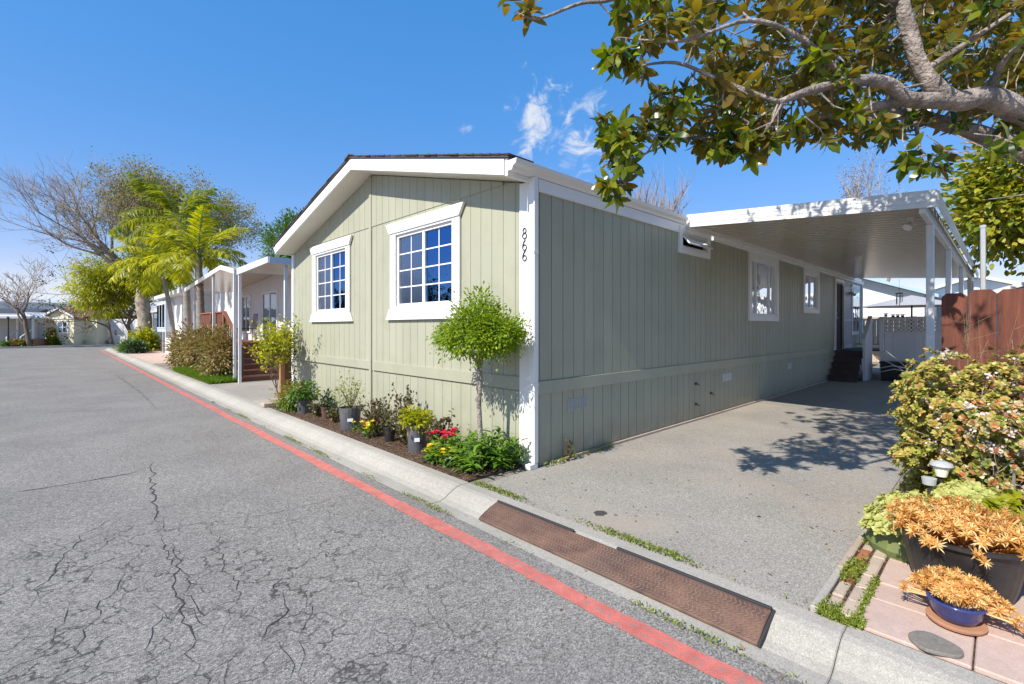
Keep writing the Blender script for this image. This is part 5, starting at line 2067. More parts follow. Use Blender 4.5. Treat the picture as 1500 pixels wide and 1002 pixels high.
def flower_plant(label, locs, m_, size, name='flowers', base=(3.1, 4.4, 0), leafm='leaf_green', group=None):
    t = thing('flower_plant', label, 'flowers', base, group)
    for p in locs:
        p = np.asarray(p, float)
        mb = MB()
        mb.tube([(p[0], p[1], 0.0), (p[0], p[1], p[2])], .003, 4)
        mb.build('stem', 'stem_green', t)
        k = 9
        az = np.arange(k) * 6.283 / k * 2.0
        A = np.stack([np.cos(az) , np.sin(az), .5 + .5 * (np.arange(k) > 4)], 1)
        N = np.stack([-np.cos(az) * .5, -np.sin(az) * .5, np.ones(k)], 1)
        leaves('blossom', m_, t, np.repeat(p[None], k, 0), A, N, size, size * .85, 'round')
    L_ = np.asarray(locs, float)
    P = np.repeat(L_, 9, 0) * [1, 1, .6] + rng.normal(size=(len(L_) * 9, 3)) * .03
    P[:, 2] = np.abs(P[:, 2])
    leaves('foliage', leafm, t, P, rdir(len(P)) + [0, 0, .6], rdir(len(P)) + [0, 0, 1], .05, .03, 'oval')
    return t


flower_plant('yellow pansies at the kerb in front of the broad-leaved bush', [(3.03 + rng.random() * .13, 4.16 + rng.random() * .42, .10 + rng.random() * .12) for _ in range(40)], 'petal_yellow', .036)
flower_plant('red geranium blossoms at the left of the broad-leaved bush', [(3.12 + rng.random() * .25, 4.32 + rng.random() * .42, .16 + rng.random() * .22) for _ in range(11)], 'petal_red', .048)
flower_plant('yellow flowers by the kerb beside the large grey pot', [(3.08 + rng.random() * .12, 6.05 + rng.random() * .5, .10 + rng.random() * .12) for _ in range(14)], 'petal_yellow', .040, base=(3.1, 6.3, 0))


def pot(t, c, r, h, m_, rim=True, tilt=None):
    pr = [(r * .74, 0), (r * .95, h * .86), (r * 1.06, h * .87), (r * 1.06, h), (r * .95, h), (r * .93, h * .9), (0.001, h * .9)] if rim else [(r * .85, 0), (r, h * .98), (r, h), (r * .95, h), (r * .93, h * .9), (0.001, h * .9)]
    o = MB().lathe(c, pr, 20).build('pot', m_, t)
    MB().lathe((c[0], c[1], c[2] + h * .905), [(r * .93, 0), (.001, .012)], 16).build('potting_soil', 'soil', t)
    return o


def potted(label, c, r, h, pm, fm, rad, nc, nl, L, W, sp, extra=None, tagged=False, shape='oval', stems=5, rim=True):
    t = thing('potted_plant', label, 'potted plant', c, 'potted plants in the front bed')
    pot(t, c, r, h, pm, rim)
    top = (c[0], c[1], c[2] + h * .9)
    mb = MB()
    for k in range(stems):
        a = k * 2.4
        e = (top[0] + rad[0] * .6 * math.cos(a), top[1] + rad[1] * .6 * math.sin(a), top[2] + rad[2] * (1 + .5 * rng.random()))
        mb.tube([top, ((top[0] + e[0]) / 2 + .01, (top[1] + e[1]) / 2, (top[2] + e[2]) / 2), e], [.008, .006, .003], 5)
    mb.build('stem', 'stem_brown', t)
    P, A, N = clumps((top[0], top[1], top[2] + rad[2] * .95), rad, nc, nl, sp, .35)
    leaves('foliage', fm, t, P, A, N, L * (.7 + .6 * rng.random(len(P))), W, shape)
    if extra:
        n_ = extra[1]
        d = rdir(n_)
        C = np.array([top[0], top[1], top[2] + rad[2]]) + d * np.array(rad) * .95
        P = np.repeat(C, 8, 0) + rng.normal(size=(n_ * 8, 3)) * .012
        leaves('blossom', extra[0], t, P, rdir(len(P)), rdir(len(P)), .035, .03, 'round')
    if tagged:
        a0 = math.atan2(-c[1], -c[0])
        for da in (-.0,):
            rr = r * 1.02
            q = [(c[0] + rr * math.cos(a0 + s), c[1] + rr * math.sin(a0 + s), c[2] + h * z) for s, z in ((-.25, .42), (.25, .42), (.25, .56), (-.25, .56))]
            MB().poly(q).build('plant_tag', 'sign_white', t)
    return t


potted('grey nursery pot with green and pink geranium near the far corner', (3.22, 8.75, 0.01), .15, .24, 'grey_pot', 'leaf_green', (.22, .26, .15), 40, 16, .055, .04, .05, ('petal_pink', 6))
potted('small brown pot with dark spiky plant next to the geranium pot', (3.28, 7.95, 0.01), .08, .2, 'brown_pot', 'leaf_dark', (.08, .08, .12), 16, 14, .07, .025, .03, shape='lance')
potted('large grey nursery pot with white label and thin airy shrub', (3.20, 6.86, 0.01), .16, .33, 'grey_pot', 'leaf_weed', (.26, .30, .27), 46, 9, .036, .018, .05, tagged=True, stems=9, rim=False)
potted('small black pot tucked among the rose shrubs', (3.24, 5.75, 0.01), .08, .2, 'black_pot', 'leaf_rose', (.16, .16, .14), 18, 10, .05, .025, .04)
potted('tall grey nursery pot with label and yellow-green succulent', (3.22, 5.05, 0.01), .125, .34, 'grey_pot', 'leaf_lime', (.15, .18, .10), 44, 18, .05, .03, .035, tagged=True, rim=False)


def rose(label, c, rad, n_st, h, nl, seed):
    t = thing('rose_shrub', label, 'shrub', c, 'rose shrubs in the front bed')
    r_ = np.random.default_rng(seed)
    mb = MB()
    P, A = [], []
    for k in range(n_st):
        a = r_.random() * 6.28
        e = Vector((c[0] + rad * math.cos(a) * r_.random(), c[1] + rad * 1.3 * math.sin(a) * r_.random(), c[2] + h * (.5 + .5 * r_.random())))
        m1 = Vector(c).lerp(e, .5) + Vector((r_.normal() * .03, r_.normal() * .03, .02))
        mb.tube([c, m1, e], [.009, .007, .003], 5)
        for q in range(nl):
            f = .25 + .75 * r_.random()
            b = Vector(c).lerp(m1, f * 2) if f < .5 else m1.lerp(e, f * 2 - 1)
            P.append(b + Vector(r_.normal(size=3)) * .025)
            A.append(r_.normal(size=3) + [0, 0, .3])
    mb.build('stem', 'stem_brown', t)
    P, A = np.array(P), np.array(A)
    ok = P[:, 0] < XF - .04
    leaves('foliage', 'leaf_rose', t, P[ok], A[ok], rdir(ok.sum()) + [0, 0, 1], .052, .034, 'oval')
    return t


rose('dark leaved rose shrub just right of the large grey pot', (3.32, 6.25, .01), .30, 26, .50, 20, 1)
rose('taller rose shrub with reddish tips beside the wall seam', (3.50, 5.72, .01), .26, 18, .78, 14, 2)
rose('low compact rose shrub left of the tall grey pot', (3.30, 5.38, .01), .17, 24, .34, 20, 3)
rose('rose shrub right of the tall grey pot with scattered leaves', (3.34, 4.72, .01), .24, 20, .50, 17, 4)
rose('small green rose shrub between the geranium pot and brown pot', (3.25, 8.2, .01), .16, 16, .25, 14, 6)
rose('little rose sprig at the foot of the wall left of the large grey pot', (3.25, 7.55, .01), .14, 14, .22, 14, 7)
# climbing plant and tall yellow-green shrub at the far corner
lk = thing('tall_shrub', 'loose yellow-green shrub in front of the cedar fence at the far corner', 'shrub', (3.18, 10.1, 0))
sk, tips = grow((3.25, 10.15, 0), Vector((-.1, 0.05, 1)), .75, .016, 3, np.random.default_rng(9), (5, 6), .75, .35, .6, .72, 5, .1, .15)
a = MB()
skel_mesh(a, sk, .003)
a.build('stem', 'stem_brown', lk)
T = np.array([t[0] for t in tips])
T = T[(T[:, 0] < 3.72) & (T[:, 2] > .35)]
P = np.repeat(T, 5, 0) + rng.normal(size=(len(T) * 5, 3)) * .045
leaves('foliage', 'leaf_lime', lk, P, rdir(len(P)), rdir(len(P)) + [0, 0, 1], .075, .04, 'oval')
cl = thing('climbing_plant', 'thin dark climber on the far white corner trim of the green home', 'climber', (3.7, 10.7, 0))
mb = MB()
pp = [(3.66 + .02 * math.sin(i), 10.55 + .05 * math.sin(i * 1.7), i * .16) for i in range(11)]
mb.tube(pp, .007, 5)
mb.build('stem', 'stem_brown', cl)
C = np.array(pp)
P = np.repeat(C, 26, 0) + rng.normal(size=(len(C) * 26, 3)) * [.03, .07, .08]
P[:, 2] = np.abs(P[:, 2])
P[:, 0] = np.minimum(P[:, 0], XF - .05)
leaves('foliage', 'leaf_dark', cl, P, rdir(len(P)), rdir(len(P)) + [-1, 0, .4], .05, .03, 'oval')
shrub('shrub', 'bushy flowering shrub with pink blooms left of the geranium pot', (3.2, 9.35, 0), (.22, .38, .2), 'leaf_olive', 40, 26, .06, .035, .06, extra=[('blossom', 'petal_pink', 12, .035)])
shrub('low_plant', 'low fresh green plant at the kerb beside the geranium pot', (3.1, 9.15, 0), (.13, .22, .13), 'leaf_green', 26, 26, .06, .03, .045, cat='plant')
# fallen wood chips and small stones on the soil
n = 2600
P = np.stack([rng.uniform(2.99, 3.72, n), rng.uniform(3.75, 10.0, n), np.full(n, .016)], 1)
o = leaves('mulch', 'leaf_dry', None, P, rdir(n) * [1, 1, .25], rdir(n) * .5 + [0, 0, 1], .022, .012, 'diamond', kind='stuff')
n = 5200
P = np.stack([rng.uniform(2.99, 3.72, n), rng.uniform(3.75, 10.0, n), np.full(n, .014)], 1)
m_ = leafmat('chip', [(.05, .028, .018), (.11, .06, .035), (.16, .09, .05)], .0, .9)
o = leaves('mulch', 'chip', None, P, rdir(n) * [1, 1, .4], rdir(n) * .6 + [0, 0, 1], .03, .014, 'diamond', kind='stuff')
for i, (px_, py_) in enumerate(((392, 596), (408, 594))):
    c = on_z(px_, py_)
    tag(MB().box(c.x - .1, c.x + .16, c.y - .1, c.y + .1, .005, .085).build('edging_block', 'block_tan', bevel=.012), ['grey edging block at the left end of the front bed', 'edging block beside the bushy flowering shrub'][i], 'block', 'blocks edging the front bed')
bk = thing('brick_edging', 'row of red bricks edging the end of the front bed', 'brick edging', (3.0, 10.25, 0))
for i in range(4):
    MB().box(2.99 + i * .2, 2.99 + i * .2 + .19, 10.2, 10.3, .0, .05).build('brick', 'brick_red', bk, bevel=.006)
we = thing('weed_plant', 'single dark weed growing at the foot of the green side wall', 'weed', (4.28, 3.5, 0))
P = np.array([[4.28, 3.49, .02 + .012 * i] for i in range(16)]) + rng.normal(size=(16, 3)) * [.02, .01, .01]
leaves('foliage', 'leaf_rose', we, P, rdir(16) * [1, .6, .5] + [0, 0, .5], rdir(16) + [0, -1, .3], .06, .035, 'oval')

n = 420
P = np.stack([rng.uniform(2.0, 6.5, n), rng.uniform(-.5, 9, n), np.zeros(n)], 1)
P[:, 2] = np.where(P[:, 0] > 2.97, .006, np.where(P[:, 0] < 2.45, ZR + .007, ZR + .012))
ok = ((P[:, 0] < 2.56) | ((P[:, 0] > 2.98) & (P[:, 1] < 3.5) & (P[:, 1] > .78))) & (rng.random(n) < np.where(P[:, 0] < 2.38, .35, 1))
P = P[ok]
o = leaves('fallen_leaves', 'leaf_dry', None, P, rdir(len(P)) * [1, 1, .1], rdir(len(P)) * .3 + [0, 0, 1], .03 * (.4 + rng.random(len(P))), .014, 'oval', kind='stuff')
o['label'] = 'scattered dry leaves and bits along the gutter and driveway'

# ------------------------------------------------------------------ right-hand planting beside the driveway
rb = bpy.data.objects.new('paving', None)
COL.objects.link(rb)
rb['kind'] = 'structure'
WL[rb.name] = (0, 0, 0)
# edging strip, bricks, tan blocks, pink pavers
for i in range(4):
    x0 = 2.97 + i * .62
    MB().box(x0, x0 + .61, .70, .742, -.08, .022 + random.uniform(-.004, .004)).build('edging', 'block_tan' if i % 2 else 'concrete', rb, bevel=.005)
for i in range(9):
    x0 = 3.02 + i * .205
    MB().box(x0, x0 + .195, .635, .692, -.08, .008 + random.uniform(-.006, .006)).build('brick', 'brick_red' if i in (2, 3, 4) else 'block_tan', rb, bevel=.006)
x0 = 3.0
for w_ in (.19, .2, .19, .33, .36, .3):
    MB().box(x0, x0 + w_ - .01, .545, .612, -.08, .028 + random.uniform(-.006, .006)).build('block', 'block_tan', rb, bevel=.007)
    x0 += w_
ycut = [.535, .10, -.33, -.76, -1.2]
xcut = [2.965, 3.33, 3.55, 3.95, 4.4]
for i, (xa, xb_) in enumerate(zip(xcut[:-1], xcut[1:])):
    for j, (ya, yb) in enumerate(zip(ycut[:-1], ycut[1:])):
        MB().box(xa + .004, xb_ - .004, yb + .004, ya - .004, -.08, .016 + random.uniform(-.004, .006)).build('paver', 'paver', rb, bevel=.005)
struct(MB().box(2.96, 4.45, -1.25, .696, -.1, -.002).build('garden_bed', 'soil'))
struct(MB().box(4.45, 7.2, -6, .70, -.1, .012).build('garden_bed', 'soil'))
grass('weeds', 'bright green weeds between the bricks beside the driveway', 2.98, 4.3, .60, .71, 2300, .035, 'leaf_weed', .01, lambda P: np.sin(P[:, 0] * 9 + .5) + rng.normal(size=len(P)) * .5 > .1)
grass('weeds', 'weeds in the joint beside the tan blocks', 2.95, 3.6, .52, .56, 650, .03, 'leaf_weed', .01)
grass('weeds', 'weeds where the kerb joint meets the bricks', 2.93, 3.05, .50, .70, 900, .035, 'leaf_weed', .0)
st_ = on_z(1370, 945, .02)
mb = MB()
mb.add([(st_.x + .085 * (1 + .1 * math.sin(3 * t)) * math.cos(t) * 1.0 + 0, st_.y + .10 * math.sin(t), z) for z in (.018, .032) for t in np.linspace(0, 2 * math.pi, 25)[:-1]],
       [tuple(range(24, 48))] + [(i, (i + 1) % 24, 24 + (i + 1) % 24, 24 + i) for i in range(24)])
tag(mb.build('stepping_stone', 'flag', bevel=.004), 'round dark flagstone lying on the pink pavers below the blue pot', 'stone')


def rosette(r_, n, L, W, up=.55, shape='lance'):
    az = np.arange(n) * 2.39996
    f = np.arange(n) / n
    A = np.stack([np.cos(az) * (1 - .5 * f), np.sin(az) * (1 - .5 * f), up * (.3 + 1.2 * f)], 1)
    N = np.stack([-np.cos(az) * .6, -np.sin(az) * .6, np.ones(n)], 1)
    P = np.zeros((n, 3))
    P[:, 2] = f * L * .15
    me = leaves_mesh('rosette', P, A, N, L * (1 - .35 * f), W, shape, (0, 0, 0), .1)
    return me


ros = []
for k in range(6):
    me = rosette(rng, 16, .037 + .004 * (k % 3), .0072, .55 + .12 * (k % 3))
    me.materials.append(M['leaf_orange'])
    ros.append(me)


def put_rosettes(t, pts, dirs, meshes, sc=1.0, name='rosette'):
    base = Vector(WL[t.name])
    for i, (p, d) in enumerate(zip(pts, dirs)):
        o = bpy.data.objects.new(name, meshes[i % len(meshes)])
        COL.objects.link(o)
        o.parent = t
        q = (Vector(d).normalized() + Vector((random.gauss(0, .22), random.gauss(0, .22), 0))).to_track_quat('Z', 'Y').to_matrix().to_4x4()
        s = sc * random.uniform(.6, 1.25)
        o.matrix_local = Matrix.Translation(Vector(p) - base) @ q @ Matrix.Rotation(random.random() * 6.28, 4, 'Z') @ Matrix.Scale(s, 4)


# big black tub with orange succulents spilling over
PX, PY, PR, PH = 3.82, .175, .295, .33
tub = thing('planter', 'large black tub with orange succulents spilling over its rim', 'planter', (PX, PY, .02))
MB().lathe((PX, PY, .02), [(PR * .72, 0), (PR * .80, .08), (PR * .97, PH * .93), (PR * 1.05, PH * .94), (PR * 1.05, PH), (PR * .95, PH), (PR * .93, PH * .85), (.001, PH * .85)], 32).build('tub', 'black_pot', tub, smooth=False)
MB().lathe((PX, PY, .02 + PH * .86), [(PR * .92, 0), (.001, .02)], 20).build('potting_soil', 'soil', tub)
pts, dirs, stems = [], [], MB()
for k in range(265):
    a = rng.random() * 6.283
    r = PR * math.sqrt(rng.random()) * 1.15
    x_, y_ = PX + r * math.cos(a), PY + r * math.sin(a)
    z = .02 + PH + .04 + .07 * rng.random() - (max(0, r - PR) * 1.6)
    pts.append((x_, y_, z))
    dirs.append((math.cos(a) * r / PR * .7 + rng.normal() * .25 - .25, math.sin(a) * r / PR * .7 + rng.normal() * .25, 1.0))
    stems.tube([(PX + r * .5 * math.cos(a), PY + r * .5 * math.sin(a), .02 + PH * .87), (x_, y_, z)], .006, 4)
for k in range(7):
    a = R(150) + rng.normal() * 1.2
    r = PR * (1.08 + .25 * rng.random())
    x_, y_ = PX + r * math.cos(a), PY + r * math.sin(a)
    z = .02 + PH - .0 - .07 * rng.random()
    pts.append((x_, y_, z))
    dirs.append((math.cos(a), math.sin(a), .3))
    stems.tube([(PX + PR * .9 * math.cos(a), PY + PR * .9 * math.sin(a), .02 + PH), (PX + PR * 1.12 * math.cos(a), PY + PR * 1.12 * math.sin(a), .02 + PH + .01), (x_, y_, z)], .005, 4)
stems.build('stem', 'leaf_orange', tub)
put_rosettes(tub, pts, dirs, ros, 1.15)

# blue pot with orange succulents
BX, BY = 3.335, .175
bp_ = thing('planter', 'low blue glazed bowl with orange succulents on the pink pavers', 'planter', (BX, BY, .02))
MB().lathe((BX, BY, .022), [(.10, 0), (.115, .006), (.12, .018), (.105, .022), (.001, .022)], 24).build('saucer', 'terracotta', bp_)
MB().lathe((BX, BY, .044), [(.075, 0), (.10, .04), (.112, .085), (.118, .09), (.118, .1), (.105, .1), (.10, .088), (.001, .088)], 28).build('bowl', 'blue_glaze', bp_, smooth=True)
pts, dirs, stems = [], [], MB()
for k in range(225):
    a = rng.random() * 6.283
    r = .215 * math.sqrt(rng.random()) * (.62 if math.cos(a) < -.35 else 1)
    x_, y_ = BX + .05 + r * math.cos(a), BY + r * math.sin(a)
    z = .16 + .11 * (1 - (r / .22) ** 2) * (.4 + .6 * rng.random()) - .05 * (r / .2)
    pts.append((x_, y_, z))
    dirs.append((math.cos(a) * r * 4 + rng.normal() * .25 - .2, math.sin(a) * r * 4 + rng.normal() * .25, .9))
    stems.tube([(BX + .4 * r * math.cos(a), BY + .4 * r * math.sin(a), .13), (x_, y_, z)], .0045, 4)
for k in range(14):
    a = rng.uniform(-1.7, -.3)
    r = rng.uniform(.14, .26)
    x_, y_ = BX + r * math.cos(a), BY + r * math.sin(a)
    pts.append((x_, y_, .06 + .05 * rng.random()))
    dirs.append((math.cos(a) * .7 - .3, math.sin(a) * .7, .7))
    stems.tube([(BX, BY, .14), (BX + .11 * math.cos(a), BY + .11 * math.sin(a), .145), (x_, y_, .07)], .004, 4)
stems.build('stem', 'leaf_orange', bp_)
put_rosettes(bp_, pts, dirs, ros, .95)

# pale green sedum mat behind the tub, larger green rosettes, agave
sm_ = []
for k in range(4):
    me = rosette(rng, 10, .030, .015, .6, 'round')
    me.materials.append(M['leaf_sedum'])
    sm_.append(me)
sd_ = thing('sedum', 'pale green cushion sedum at the driveway edge behind the tub', 'succulent', (4.25, .42, .0))
pts, dirs = [], []
for k in range(300):
    a = rng.random() * 6.283
    r = math.sqrt(rng.random())
    x_, y_ = 4.22 + .33 * r * math.cos(a), .43 + .27 * r * math.sin(a)
    pts.append((x_, y_, .12 + .24 * math.sqrt(max(0, 1 - r * r)) + rng.normal() * .014))
    dirs.append((math.cos(a) * r - .25, math.sin(a) * r, 1.0))
put_rosettes(sd_, pts, dirs, sm_, 1.5)
MB().lathe((4.22, .43, 0.0), [(.25, 0), (.27, .06), (.22, .2), (.11, .27), (.001, .28)], 14).build('mound', 'stem_green', sd_)
eo = []
for k in range(4):
    me = rosette(rng, 16, .085, .042, .55, 'round')
    me.materials.append(M['leaf_lime'])
    eo.append(me)
sd2 = thing('sedum', 'pale yellow-green sedum behind the orange succulents below the solar lamps', 'succulent', (4.3, .12, 0))
pts, dirs = [], []
cc_ = at_d(1418, 722, 3.15)
for k in range(220):
    a = rng.random() * 6.283
    r = math.sqrt(rng.random())
    pts.append((cc_.x + .22 * r * math.cos(a), cc_.y + .17 * r * math.sin(a), cc_.z - .10 + .13 * math.sqrt(max(0, 1 - r * r)) + rng.normal() * .012))
    dirs.append((math.cos(a) * r - .25, math.sin(a) * r, 1.0))
put_rosettes(sd2, pts, dirs, sm_, 1.5)
MB().lathe((cc_.x, cc_.y, 0), [(.19, 0), (.19, cc_.z - .14), (.1, cc_.z - .03), (.001, cc_.z)], 14).build('mound', 'stem_green', sd2)
ae = thing('succulent', 'larger lime green rosette succulents right of the pale sedum', 'succulent', (4.45, .08, 0))
pts, dirs, mb = [], [], MB()
for k in range(34):
    x_, y_ = 4.50 + rng.normal() * .20, .04 + rng.normal() * .11
    z = .30 + .16 * rng.random()
    pts.append((x_, y_, z))
    dirs.append((-.4 + rng.normal() * .3, rng.normal() * .3, 1))
    mb.tube([(x_ + .05, y_, 0), (x_, y_, z)], .012, 5)
mb.build('stem', 'stem_brown', ae)
put_rosettes(ae, pts, dirs, eo, 1.1)
ag = thing('agave', 'blue-green narrow-leaved agave at the right edge beyond the tub', 'succulent', (4.28, -.14, 0))
me = rosette(rng, 40, .20, .028, 1.0, 'lance')
me.materials.append(M['leaf_agave'])
put_rosettes(ag, [(4.28, -.14, .30), (4.45, -.22, .34), (4.15, -.20, .2)], [(-.3, .1, 1), (-.1, 0, 1), (-.4, 0, 1)], [me], 1.0)
pot(ag, (4.28, -.14, 0), .15, .3, 'black_pot')

# two solar lamps
for i, (px_, py_, d, lb) in enumerate(((1379, 686, 3.3, 'small solar garden lamp with clear ribbed shade above the sedum'), (1361, 703, 3.25, 'low solar garden light with metal cap beside the taller lamp'))):
    c = at_d(px_, py_, d)
    L = thing('garden_light', lb, 'garden light', (c.x, c.y, 0), 'solar lights by the succulents')
    if i == 0:
        MB().lathe((c.x, c.y, c.z - .055), [(.030, 0), (.045, .06), (.048, .07)], 16).build('shade', 'lamp_cover', L)
        MB().lathe((c.x, c.y, c.z + .012), [(.058, 0), (.066, .008), (.06, .025), (.03, .038), (.001, .04)], 18).build('cap', 'metal_grey', L)
        MB().tube([(c.x, c.y, 0), (c.x, c.y, c.z - .05)], .008, 6).build('stake', 'pole_dark', L)
    else:
        MB().lathe((c.x, c.y, c.z - .03), [(.036, 0), (.04, .03), (.042, .045), (.02, .05), (.001, .05)], 16).build('cap', 'metal_grey', L)
        MB().tube([(c.x, c.y, 0), (c.x, c.y, c.z - .03)], .01, 6).build('stake', 'pole_dark', L)

# red-brown board fence
fr_ = thing('board_fence', 'red-brown dog-eared board fence behind the flowering shrub', 'fence', (6.0, 0, 0))
y = .414
i = 0
while y > -5:
    w_ = .178
    top = 1.865 + random.uniform(-.006, .012) + i * .008 * (i < 6)
    c_ = .035
    MB().prism([(y - w_, .03), (y, .03), (y, top - c_), (y - c_, top), (y - w_ + c_, top), (y - w_, top - c_)], 'x', 6.0 + random.uniform(-.002, .002), 6.018).build('fence_board', 'fence_red', fr_, bevel=.002)
    y -= w_ + .006
    i += 1
MB().box(6.02, 6.06, -5, .40, 1.35, 1.44).build('rail', 'fence_red', fr_)
MB().box(6.02, 6.06, -5, .40, .35, .44).build('rail', 'fence_red', fr_)
MB().box(6.02, 6.11, .30, .39, 0, 1.75).build('post', 'fence_red', fr_)

# the large jade-like flowering shrub
js = thing('jade_shrub', 'large jade-like shrub with green, orange and pale flowers by the driveway', 'shrub', (5.1, .1, 0))
mb = MB()
r_ = np.random.default_rng(77)
tips = []
for (bx, by, d, ln, rad) in ((4.95, .17, (.0, .1, 1), .50, .036), (5.0, -.12, (.1, -.05, 1), .55, .042), (5.25, .0, (.1, .1, 1), .5, .03), (4.85, -.02, (-.1, -.05, 1), .45, .038), (5.1, .3, (0, .15, 1), .42, .025)):
    sk, tp_ = grow((bx, by, 0), Vector(d).normalized(), ln, rad, 3, r_, (4, 5), .75, .12, .7, .62, 4, .15, .35)
    skel_mesh(mb, [(p_, [q_ * (1 if l_ < 2 else .55) for q_ in r__], l_) for p_, r__, l_ in sk], .0025)
    tips += tp_
mb.build('branches', 'twig_pale', js, smooth=True)
jr = []
for k in range(8):
    me = rosette(rng, 11, .038, .024, .6, 'round')
    me.materials.append(M['leaf_jade'])
    jr.append(me)
pts, dirs = [], []
cen = np.array([5.08, .10, .70])
for k in range(128):
    d = rdir(1)[0]
    r = (.35 + .65 * rng.random()) ** .6 * (1 + rng.normal() * .09)
    c = cen + d * r * np.array([.70, .52, .70])
    for q in range(int(rng.integers(10, 24))):
        o_ = rng.normal(size=3) * np.array([.075, .075, .04])
        p = c + o_
        if p[2] < .14 or p[1] > .74 or p[2] > 1.42:
            continue
        pts.append(p)
        dirs.append(o_ * 5 + d * .5 + [-.3, 0, .6])
for k in range(36):          # lower side towards the driveway
    c = np.array([4.98 + rng.normal() * .16, .43 + rng.random() * .11, .22 + .95 * rng.random()])
    for q in range(int(rng.integers(9, 18))):
        o_ = rng.normal(size=3) * np.array([.06, .05, .04])
        p = c + o_
        if p[1] < .62 and p[2] > .1:
            pts.append(p)
            dirs.append(o_ * 5 + np.array([-.4, .3, .6]))
pts = np.array(pts)
dirs = np.array(dirs)
sc_ = np.array([proj(p)[2] for p in pts])
order = np.argsort(sc_ - rng.random(len(sc_)) * .15)
put_rosettes(js, pts[order[:280]], dirs[order[:280]], jr, 1.0)
# the rest as one mass
P, A, N = [], [], []
for i in order[280:]:
    n_ = 11
    az = np.arange(n_) * 2.39996 + rng.random() * 6
    f = np.arange(n_) / n_
    d = unit(dirs[i][None])[0]
    e1 = unit(np.cross(d, [0.3, 1, .1])[None])[0]
    e2 = np.cross(d, e1)
    a_ = e1[None] * (np.cos(az) * (1 - .5 * f))[:, None] + e2[None] * (np.sin(az) * (1 - .5 * f))[:, None] + d[None] * (.2 + .7 * f)[:, None]
    P.append(np.repeat(pts[i][None], n_, 0))
    A.append(a_)
    N.append(np.repeat(d[None], n_, 0) - a_ * .3)
P, A, N = np.concatenate(P), np.concatenate(A), np.concatenate(N)
leaves('foliage', 'leaf_jade', js, P, A, N, .034 * (.7 + .6 * rng.random(len(P))), .021, 'round', kind='stuff')
C = pts[order[rng.permutation(1100)[:95]]] + [-.03, 0, .02]
P = np.repeat(C, 16, 0) + rng.normal(size=(95 * 16, 3)) * .018
leaves('blossom', 'petal_white', js, P, rdir(len(P)), rdir(len(P)), .018, .014, 'round')
# dead flower stalks sticking up, and a leafy bare bough
mb = MB()
for k in range(15):
    x_, y_ = 5.2 + rng.normal() * .2, .02 + rng.normal() * .22
    h_ = rng.uniform(1.35, 1.85)
    tp1 = (x_ + rng.normal() * .12, y_ + rng.normal() * .12, h_)
    mb.tube([(x_, y_, .6), ((x_ + tp1[0]) / 2 + .01, (y_ + tp1[1]) / 2, (.6 + h_) / 2 + .1), tp1], [.0032, .0024, .0012], 4)
    for q in range(4):
        f = .5 + .12 * q
        b = Vector((x_, y_, .6)).lerp(Vector(tp1), f)
        mb.tube([b, b + Vector((rng.normal() * .1, rng.normal() * .1, .08))], [.002, .001], 3)
mb.build('dry_stalks', 'leaf_dry', js)
mb = MB()
for (a, b) in (((1352, 565, 4.9), (1290, 508, 4.8)), ((1345, 560, 4.9), (1283, 522, 4.75)), ((1330, 540, 4.85), (1285, 540, 4.75)), ((1330, 545, 4.85), (1290, 545, 4.8)), ((1420, 600, 4.5), (1455, 535, 4.5))):
    p, q = at_d(*a), at_d(*b)
    m1 = p.lerp(q, .5) + Vector((0, 0, .03))
    mb.tube([p, m1, q], [.007, .0045, .002], 5)
mb.build('bough', 'twig_pale', js, smooth=True)
ol = thing('orange_shrub', 'lower orange and grey tinted succulent shrub at the right edge', 'shrub', (4.72, -.05, 0))
pts, dirs = [], []
for k in range(170):
    p = np.array([4.72, -.02, .42]) + rng.normal(size=3) * [.14, .13, .11]
    pts.append(p)
    dirs.append((-.6 + rng.normal() * .4, rng.normal() * .4, .8))
put_rosettes(ol, pts, dirs, jr, 1.15)
mb = MB()
for k in range(12):
    p = pts[k]
    mb.tube([(4.75, -.03, 0), tuple(p)], [.015, .007], 5)
mb.build('branches', 'twig_pale', ol)

# ------------------------------------------------------------------ magnolia over the driveway
mg = thing('magnolia', 'large magnolia reaching its boughs over the driveway from the right', 'tree', (4.9, -1.6, 0))
LIMBS = []


def limb(pix, rads, n=10):
    pts = [at_d(*p) for p in pix]
    fine, fr = [], []
    for i in range(len(pts) - 1):
        p0, p1, p2, p3 = pts[max(i - 1, 0)], pts[i], pts[i + 1], pts[min(i + 2, len(pts) - 1)]
        for k in range(5):
            t = k / 5
            q = .5 * ((2 * p1) + (p2 - p0) * t + (2 * p0 - 5 * p1 + 4 * p2 - p3) * t * t + (3 * p1 - p0 - 3 * p2 + p3) * t ** 3)
            fine.append(q)
            fr.append((rads[i] * (1 - t) + rads[i + 1] * t) * (1 + rng.normal() * .035))
    fine.append(pts[-1])
    fr.append(rads[-1])
    LIMBS.append((fine, fr))
    return MB().tube(fine, fr, n)


